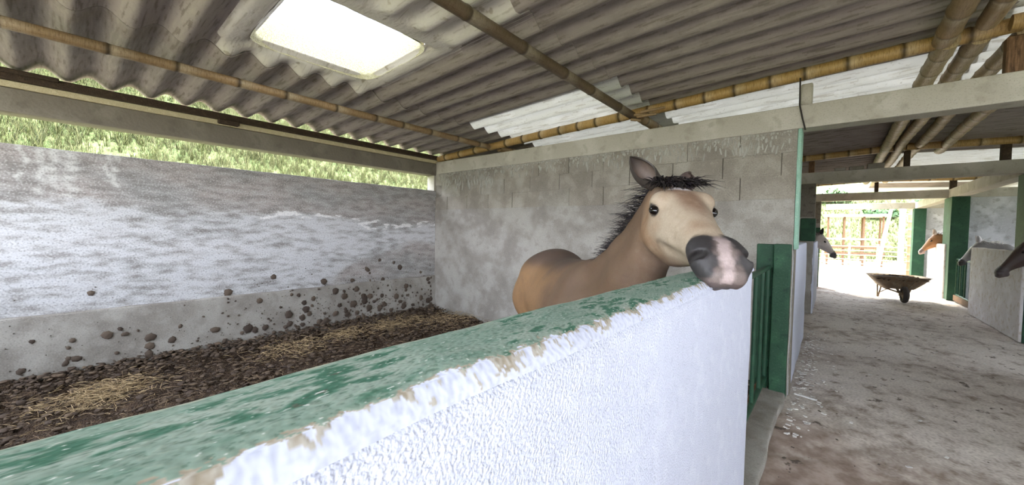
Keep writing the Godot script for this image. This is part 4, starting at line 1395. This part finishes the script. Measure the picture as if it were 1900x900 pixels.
func ear(b: MB, w: Beast, side: float, dir: Vector3, face: Vector3, outer: Color, inner: Color, big := 1.0) -> void:
	# a cupped leaf, open towards face; head coordinates
	var base := Vector3(-0.165, 0.070, 0.052 * side)
	var L := 0.155
	dir = dir.normalized()
	var fc := (face - dir * face.dot(dir)).normalized()
	var lat := dir.cross(fc)
	for layer in 2:
		var st := b.v.size()
		var fi := b.i.size()
		for a in 13:
			var t := a / 12.0
			var r := 0.034 * big * pow(sin(PI * clampf(0.16 + t * 0.84, 0, 1)), 0.75) + 0.002
			var open := lerpf(0.25, 1.05, smoothstep(0.0, 0.5, t)) * (1.0 - 0.4 * smoothstep(0.7, 1.0, t))
			for s in 13:
				var an := lerpf(open, TAU - open, s / 12.0)
				var rr := r - (0.005 if layer == 1 else 0.0)
				var q := base + dir * (L * t) + (fc * cos(an) + lat * sin(an)) * rr + fc * 0.012 * t * t
				var rim := absf(s / 12.0 - 0.5) * 2.0
				var cc := outer if layer == 0 else inner.lerp(outer, smoothstep(0.55, 0.95, maxf(t, rim)))
				b.vert(w.H * q, Vector3.UP, Vector2.ZERO, cc)
		for a in 12:
			for s in 12:
				var q := st + a * 13 + s
				if layer == 0: b.quad(q, q + 1, q + 14, q + 13)
				else: b.quad(q, q + 13, q + 14, q + 1)
		b.smooth(st, fi)
	var n0 := b.v.size() - 338
	for a in 12:
		for s in [0, 12]:
			var q: int = n0 + a * 13 + s
			var ct := (b.v[q] + b.v[q + 13] + b.v[q + 169]) / 3.0
			b.poly([b.v[q], b.v[q + 13], b.v[q + 182], b.v[q + 169]], ct - w.H * (base + dir * (L * (a + 0.5) / 12.0)), outer)

func lock(b: MB, path: Array, wd: float, col: Color) -> void:
	var rad := []
	var cols := []
	for k in path.size():
		var t := float(k) / (path.size() - 1)
		rad.append(wd * (0.35 + 0.65 * sin(PI * minf(t + 0.25, 1.0))) * (1.0 - 0.9 * t * t) + 0.0004)
		cols.append(col)
	b.tube(path, rad, 4, cols, 0.5, false)

func mane_for(w: Beast, crest: Array, side: float, cols: Array, sd: int, len0: float, dens: int, upright: float) -> ArrayMesh:
	var rg := RandomNumberGenerator.new()
	rg.seed = sd
	var b := MB.new()
	var cv := Curve3D.new()
	for p in crest: cv.add_point(p)
	var L := cv.get_baked_length()
	for k in dens:
		var s := rg.randf() * L
		var p := cv.sample_baked(s)
		var tn := (cv.sample_baked(minf(s + 0.05, L)) - cv.sample_baked(maxf(s - 0.05, 0.0))).normalized()
		var rt := Vector3(0, 0, 1)
		var up := rt.cross(tn).normalized()
		if up.y < 0: up = -up
		var sgn := side if rg.randf() < 0.8 else -side
		var ln := len0 * rg.randf_range(0.6, 1.2) * lerpf(0.6, 1.35, s / L)
		var a := p + rt * rg.randf_range(-0.018, 0.018) - up * 0.01
		var d0 := (up * upright + rt * sgn * rg.randf_range(0.1, 0.8) + tn * rg.randf_range(-0.5, 0.25)).normalized()
		var path := [a]
		for j in range(1, 5):
			d0 = (d0 + Vector3(0, -0.42 * (1.0 - upright * 0.55), 0) + rt * sgn * 0.06).normalized()
			path.append(path[j - 1] + d0 * ln / 4.0)
		lock(b, path, rg.randf_range(0.004, 0.009), cols[rg.randi() % cols.size()])
	return b.mesh()

func tail_mesh(cols: Array, sd: int) -> ArrayMesh:
	var rg := RandomNumberGenerator.new()
	rg.seed = sd
	var b := MB.new()
	b.tube([Vector3(-0.74, 1.10, 0), Vector3(-0.83, 1.08, 0), Vector3(-0.87, 0.98, 0), Vector3(-0.87, 0.80, 0)], [0.05, 0.042, 0.036, 0.02], 8, [cols[0], cols[0], cols[0], cols[0]])
	for k in 160:
		var t := rg.randf()
		var a := Vector3(-0.84, lerpf(1.04, 0.82, t), 0) + Vector3(rg.randfn() * 0.014, 0, rg.randfn() * 0.02)
		var out := Vector3(rg.randfn() * 0.03 - 0.02, 0, rg.randfn() * 0.035)
		lock(b, [a, a + out + Vector3(-0.015, -0.16, 0), a + out * 1.6 + Vector3(-0.005, -0.36, 0), a + out * 1.8 + Vector3(0.01, -0.58, 0)], rg.randf_range(0.006, 0.011), cols[rg.randi() % cols.size()])
	return b.mesh()

func put_eyes(t: Node3D, w: Beast) -> void:
	for s in [-1.0, 1.0]:
		var b := MB.new()
		var ct := Vector3(0.004, 0.017, 0.0925 * s)
		b.grid(20, 12, func(u, v):
			var th: float = TAU * u
			var ph: float = PI * v
			return w.H * (ct + Vector3(cos(th) * sin(ph) * 0.0265, cos(ph) * 0.0175, sin(th) * sin(ph) * 0.019)))
		tag(mi("eye", b.mesh(), M.eye, t), "dark glossy eye")

func horses() -> void:
	var nz := FastNoiseLite.new()
	nz.seed = 5
	nz.frequency = 5.0
	nz.fractal_octaves = 4
	# ---- the brown horse resting its chin on the wall
	var w := Beast.new()
	w.profile()
	var hd := Vector3(0.895, -0.275, 0.262).normalized()
	var rt := Vector3(-0.177, 0.0, 0.985)
	rt = (rt - hd * rt.dot(hd)).normalized()
	var upv := rt.cross(hd).normalized()
	w.size = 1.12
	w.H = Transform3D(Basis(hd * 1.12, upv * 1.12, rt * 1.12), Vector3(1.275, 1.563, 0.032))
	w.HI = w.H.affine_inverse()
	var poll: Vector3 = w.H * Vector3(-0.17, 0.02, 0)
	var thr: Vector3 = w.H * Vector3(-0.15, -0.08, 0)
	trunk(w, [])
	w.bone(Vector3(0.36, 1.14, 0), Vector3(0.78, 1.36, -0.01), 0.12, 0.085, 0.09)
	w.bone(Vector3(0.78, 1.36, -0.01), poll, 0.085, 0.068, 0.06)
	w.bone(Vector3(0.54, 0.98, 0), Vector3(0.84, 1.22, -0.01), 0.18, 0.125, 0.09)
	w.bone(Vector3(0.84, 1.22, -0.01), thr, 0.125, 0.088, 0.06)
	var brown := Color(0.135, 0.078, 0.042)
	var gold := Color(0.27, 0.15, 0.066)
	var dun := Color(0.09, 0.058, 0.042)
	var cream := Color(0.42, 0.335, 0.24)
	var tan := Color(0.29, 0.165, 0.082)
	var dark := Color(0.055, 0.047, 0.046)
	var coat_main := func(p: Vector3) -> Color:
		var a := nz.get_noise_3dv(p)
		var e := nz.get_noise_3dv(p * 4.0)
		var cc := brown.lerp(gold, clampf(smoothstep(0.42, -0.2, p.x) * smoothstep(1.27, 1.1, p.y) + a * 0.7, 0, 1))
		cc = cc.lerp(dun, clampf(smoothstep(1.16, 1.27, p.y) * smoothstep(0.3, 0.1, p.x) + a * 0.4, 0, 0.9))
		if p.x > 0.25: cc = cc.lerp(Color(0.135, 0.082, 0.047), clampf(0.5 + a + e * 0.6, 0, 1))
		if p.y < 0.62: cc = cc.lerp(dark, smoothstep(0.62, 0.35, p.y + a * 0.1))
		if p.y < 0.06: cc = Color(0.10, 0.085, 0.07)
		if p.x < -0.74 and absf(p.z) < 0.09 and p.y < 1.05: cc = cc.lerp(dark, 0.6)
		# the head
		var q: Vector3 = w.HI * p
		if q.x > -0.24 and q.length() < 0.5:
			var hw := smoothstep(-0.20, -0.10, q.x + a * 0.03)
			var z := absf(q.z)
			var hc := cream.lerp(tan, clampf(smoothstep(0.06, -0.10, q.x + q.y * 0.6) * 0.95 + a * 0.5, 0, 1))
			hc = hc.lerp(Color(0.24, 0.145, 0.09), clampf(smoothstep(0.06, 0.015, z) * smoothstep(0.0, 0.04, q.y - 0.01) * smoothstep(0.22, 0.06, q.x) + a * 0.6 - 0.05, 0, 0.95))
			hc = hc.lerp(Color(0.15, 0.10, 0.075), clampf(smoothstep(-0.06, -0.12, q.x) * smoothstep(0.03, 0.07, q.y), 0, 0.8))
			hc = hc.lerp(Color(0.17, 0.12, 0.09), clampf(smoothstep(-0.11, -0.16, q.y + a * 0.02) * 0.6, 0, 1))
			hc = hc.lerp(cream * 1.1, clampf(e * 0.5, 0, 0.5))
			# thin rubbed line along the cheek, darker eyelids
			var ed := Vector3((q.x - 0.004) * 0.75, q.y - 0.017, z - 0.10).length()
			hc = hc.lerp(Color(0.03, 0.022, 0.02), smoothstep(0.026, 0.019, ed + e * 0.004))
			var vn := minf(Beast.cap(Vector3(q.x, q.y, z), Vector3(0.06, -0.075, 0.085), Vector3(0.10, -0.050, 0.075), 0.002, 0.002), Beast.cap(Vector3(q.x, q.y, z), Vector3(0.10, -0.050, 0.075), Vector3(0.17, -0.030, 0.06), 0.002, 0.001))
			hc = hc.lerp(Color(0.13, 0.09, 0.06), smoothstep(0.010, 0.002, vn) * 0.45)
			# star
			var sd := Vector2((q.x + 0.045 + q.z * 0.3) / 0.014, (q.z - 0.005) / 0.038).length()
			if q.y > 0.03: hc = hc.lerp(Color(0.62, 0.58, 0.55), smoothstep(1.25, 0.75, sd + e * 0.3))
			# dark muzzle with a pink and white snip
			var mz := q.x + e * 0.012 + (0.02 if q.y < -0.07 else 0.0)
			hc = hc.lerp(cream * 1.18, smoothstep(0.20, 0.25, mz) * 0.6)
			hc = hc.lerp(Color(0.17, 0.13, 0.115), smoothstep(0.265, 0.30, mz))
			var np := Beast.cap(Vector3(q.x, q.y, z), Vector3(0.298, -0.012, 0.046), Vector3(0.352, -0.042, 0.05), 0.0, 0.0)
			hc = hc.lerp(Color(0.034, 0.028, 0.028), smoothstep(0.052, 0.036, np + e * 0.014))
			if q.x > 0.25:
				var sn := smoothstep(0.022, 0.010, absf(q.z + 0.004 - (q.x - 0.33) * 0.15) + e * 0.016) * smoothstep(0.285, 0.32, q.x + a * 0.03) * smoothstep(-0.085, -0.06, q.y)
				hc = hc.lerp(Color(0.44, 0.35, 0.33), sn * 0.9)
				var md := minf(Beast.cap(Vector3(q.x, q.y, z), Vector3(0.40, -0.096, 0.0), Vector3(0.36, -0.098, 0.048), 0.006, 0.006), Beast.cap(Vector3(q.x, q.y, z), Vector3(0.36, -0.098, 0.048), Vector3(0.27, -0.080, 0.062), 0.006, 0.004))
				if q.y < -0.07: hc = hc.lerp(Color(0.09, 0.07, 0.063), 0.8)
				var nd := Beast.cap(Vector3(q.x, q.y, z), Vector3(0.352, -0.012, 0.056), Vector3(0.318, -0.048, 0.076), 0.013, 0.008)
				hc = hc.lerp(Color(0.012, 0.009, 0.009), smoothstep(0.006, -0.001, nd))
				hc = hc.lerp(Color(0.02, 0.016, 0.016), smoothstep(0.006, 0.0, md))
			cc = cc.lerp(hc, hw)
		return cc
	var t := thing("horse", "light brown horse with dark mane resting its chin on the white half wall", "horse", Vector3(-1.40, 0.03, -2.37), -atan2(0.64, 0.77))
	w.H.origin.y -= 0.03
	w.HI = w.H.affine_inverse()
	var b := MB.new()
	var ax := (poll - Vector3(0.78, 1.36, -0.01)).normalized()
	var cutd := ax.dot(Vector3(0.78, 1.36, -0.01)) + 0.16
	w.nets(b, Vector3(-0.95, -0.02, -0.42), Vector3(1.3, 1.75, 0.42), 0.021, -ax, -cutd - 0.04, coat_main)
	w.nets(b, Vector3(0.80, 1.12, -0.24), Vector3(1.80, 1.82, 0.34), 0.0064, ax, cutd, coat_main)
	ear(b, w, 1.0, Vector3(-0.5, 0.62, 0.62), Vector3(0.85, 0.15, -0.1), Color(0.05, 0.036, 0.03), Color(0.16, 0.115, 0.09), 1.2)
	ear(b, w, -1.0, Vector3(-0.95, 0.16, -0.35), Vector3(0.3, 0.5, -0.6), Color(0.10, 0.07, 0.055), Color(0.4, 0.33, 0.28), 1.0)
	mi("body", b.mesh(), M.coat, t)
	put_eyes(t, w)
	var hairc := [Color(0.018, 0.015, 0.015), Color(0.03, 0.024, 0.022), Color(0.012, 0.011, 0.012), Color(0.05, 0.038, 0.032)]
	tag(mi("mane", mane_for(w, [Vector3(0.44, 1.25, 0), Vector3(0.62, 1.345, 0), Vector3(0.80, 1.435, -0.01), Vector3(0.96, 1.54, 0.0), w.H * Vector3(-0.19, 0.068, 0)], 1.0, hairc, 3, 0.13, 520, 0.75), M.hair, t), "short dark mane")
	var fb := MB.new()
	var rg := RandomNumberGenerator.new()
	rg.seed = 12
	for k in 420:
		var z := rg.randf_range(-0.066, 0.066)
		var a := Vector3(-0.175 + rg.randf() * 0.05, 0.076, z)
		var dr := Vector3(0.9, rg.randf_range(0.0, 0.5), z * 3.0 + rg.randfn() * 0.5).normalized()
		var ln := rg.randf_range(0.05, 0.13)
		lock(fb, [w.H * a, w.H * (a + dr * ln * 0.35 + Vector3(0, 0.012, 0)), w.H * (a + dr * ln * 0.7 + Vector3(0, 0.012, 0)), w.H * (a + dr * ln + Vector3(0, 0.0, 0))], rg.randf_range(0.004, 0.008), hairc[rg.randi() % 4])
	tag(mi("forelock", fb.mesh(), M.hair, t), "dark forelock between the ears")
	tag(mi("tail", tail_mesh(hairc, 8), M.hair, t), "dark tail")

	# ---- horses looking out of the other stalls
	var s := Beast.new()
	s.profile()
	hd = Vector3(0.64, -0.77, 0.0).normalized()
	s.H = Transform3D(Basis(hd, Vector3(0, 0, 1).cross(hd).normalized(), Vector3(0, 0, 1)), Vector3(1.08, 1.335, 0))
	s.HI = s.H.affine_inverse()
	poll = s.H * Vector3(-0.16, 0.01, 0)
	thr = s.H * Vector3(-0.12, -0.09, 0)
	trunk(s, [])
	s.bone(Vector3(0.36, 1.14, 0), Vector3(0.66, 1.38, 0), 0.12, 0.09, 0.09)
	s.bone(Vector3(0.66, 1.38, 0), poll, 0.09, 0.07, 0.06)
	s.bone(Vector3(0.54, 0.98, 0), Vector3(0.74, 1.22, 0), 0.18, 0.13, 0.09)
	s.bone(Vector3(0.74, 1.22, 0), thr, 0.125, 0.088, 0.06)
	var raw := MB.new()
	var white := func(_p): return Color(0.9, 0.9, 0.9)
	s.nets(raw, Vector3(-0.95, -0.02, -0.42), Vector3(1.55, 1.65, 0.42), 0.03, Vector3(-1, 0.6, 0), -0.33, white)
	s.nets(raw, Vector3(0.6, 0.85, -0.2), Vector3(1.50, 1.70, 0.2), 0.0125, Vector3(1, -0.6, 0), 0.262, white)
	var bodyv := raw.v.size()
	ear(raw, s, 1.0, Vector3(-0.75, 0.75, 0.3), Vector3(0.7, 0.5, 0.3), Color.BLACK, Color.BLACK)
	ear(raw, s, -1.0, Vector3(-0.75, 0.75, -0.3), Vector3(0.7, 0.5, -0.3), Color.BLACK, Color.BLACK)
	# label, x, z, heading, scale, coat, muzzle, face, ear, hair
	var list := [
		["dark bay horse with its head over the right wall at the picture edge", Vector3(3.02, -0.02, -8.15), PI, 1.0, Color(0.042, 0.024, 0.018), Color(0.075, 0.055, 0.05), Color(0.06, 0.035, 0.027), Color(0.02, 0.014, 0.012), Color(0.012, 0.01, 0.01)],
		["white faced horse peering out beside the green pier on the right", Vector3(3.22, 0.0, -11.85), PI, 0.93, Color(0.22, 0.21, 0.2), Color(0.05, 0.045, 0.045), Color(0.74, 0.72, 0.69), Color(0.72, 0.7, 0.68), Color(0.6, 0.58, 0.55)],
		["chestnut horse reaching over the far right white wall", Vector3(3.10, 0.04, -14.75), PI, 1.0, Color(0.40, 0.19, 0.075), Color(0.42, 0.30, 0.27), Color(0.46, 0.26, 0.15), Color(0.6, 0.5, 0.42), Color(0.035, 0.025, 0.02)],
		["pale grey horse looking out from the far left stall", Vector3(-1.20, 0.0, -11.0), 0.0, 1.0, Color(0.60, 0.53, 0.47), Color(0.16, 0.15, 0.145), Color(0.64, 0.57, 0.50), Color(0.05, 0.045, 0.042), Color(0.06, 0.05, 0.045)]]
	for L: Array in list:
		var o := thing("horse", L[0], "horse", L[1], L[2])
		o.scale = Vector3.ONE * L[3]
		var c := MB.new()
		c.v = raw.v; c.n = raw.n; c.uv = raw.uv; c.i = raw.i
		c.used = true
		var cols := PackedColorArray()
		cols.resize(raw.v.size())
		for k in raw.v.size():
			var p := raw.v[k]
			var a := nz.get_noise_3dv(p)
			var cc: Color = L[4]
			if k >= bodyv: cc = L[7]
			else:
				var q: Vector3 = s.HI * p
				if q.x > -0.2 and q.length() < 0.5:
					cc = cc.lerp(L[6], smoothstep(0.07, 0.03, absf(q.z)) * smoothstep(-0.05, 0.02, q.y + a * 0.03))
					cc = cc.lerp(L[5], smoothstep(0.25, 0.29, q.x + a * 0.03))
					if q.x > 0.27 and q.y > -0.06 and absf(q.z) > 0.045: cc = cc.lerp(Color(0.02, 0.015, 0.015), 0.5)
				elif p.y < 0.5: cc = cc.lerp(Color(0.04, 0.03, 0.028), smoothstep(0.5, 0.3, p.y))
				cc *= 1.0 + a * 0.3
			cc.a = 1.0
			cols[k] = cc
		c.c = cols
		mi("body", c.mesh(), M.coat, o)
		put_eyes(o, s)
		var hc := [L[8], L[8] * 1.3, L[8] * 0.8]
		mi("mane", mane_for(s, [Vector3(0.44, 1.25, 0), Vector3(0.56, 1.38, 0), Vector3(0.70, 1.475, 0), s.H * Vector3(-0.17, 0.072, 0)], 1.0, hc, 21, 0.16, 260, 0.5), M.hair, o)
		mi("tail", tail_mesh(hc, 9), M.hair, o)
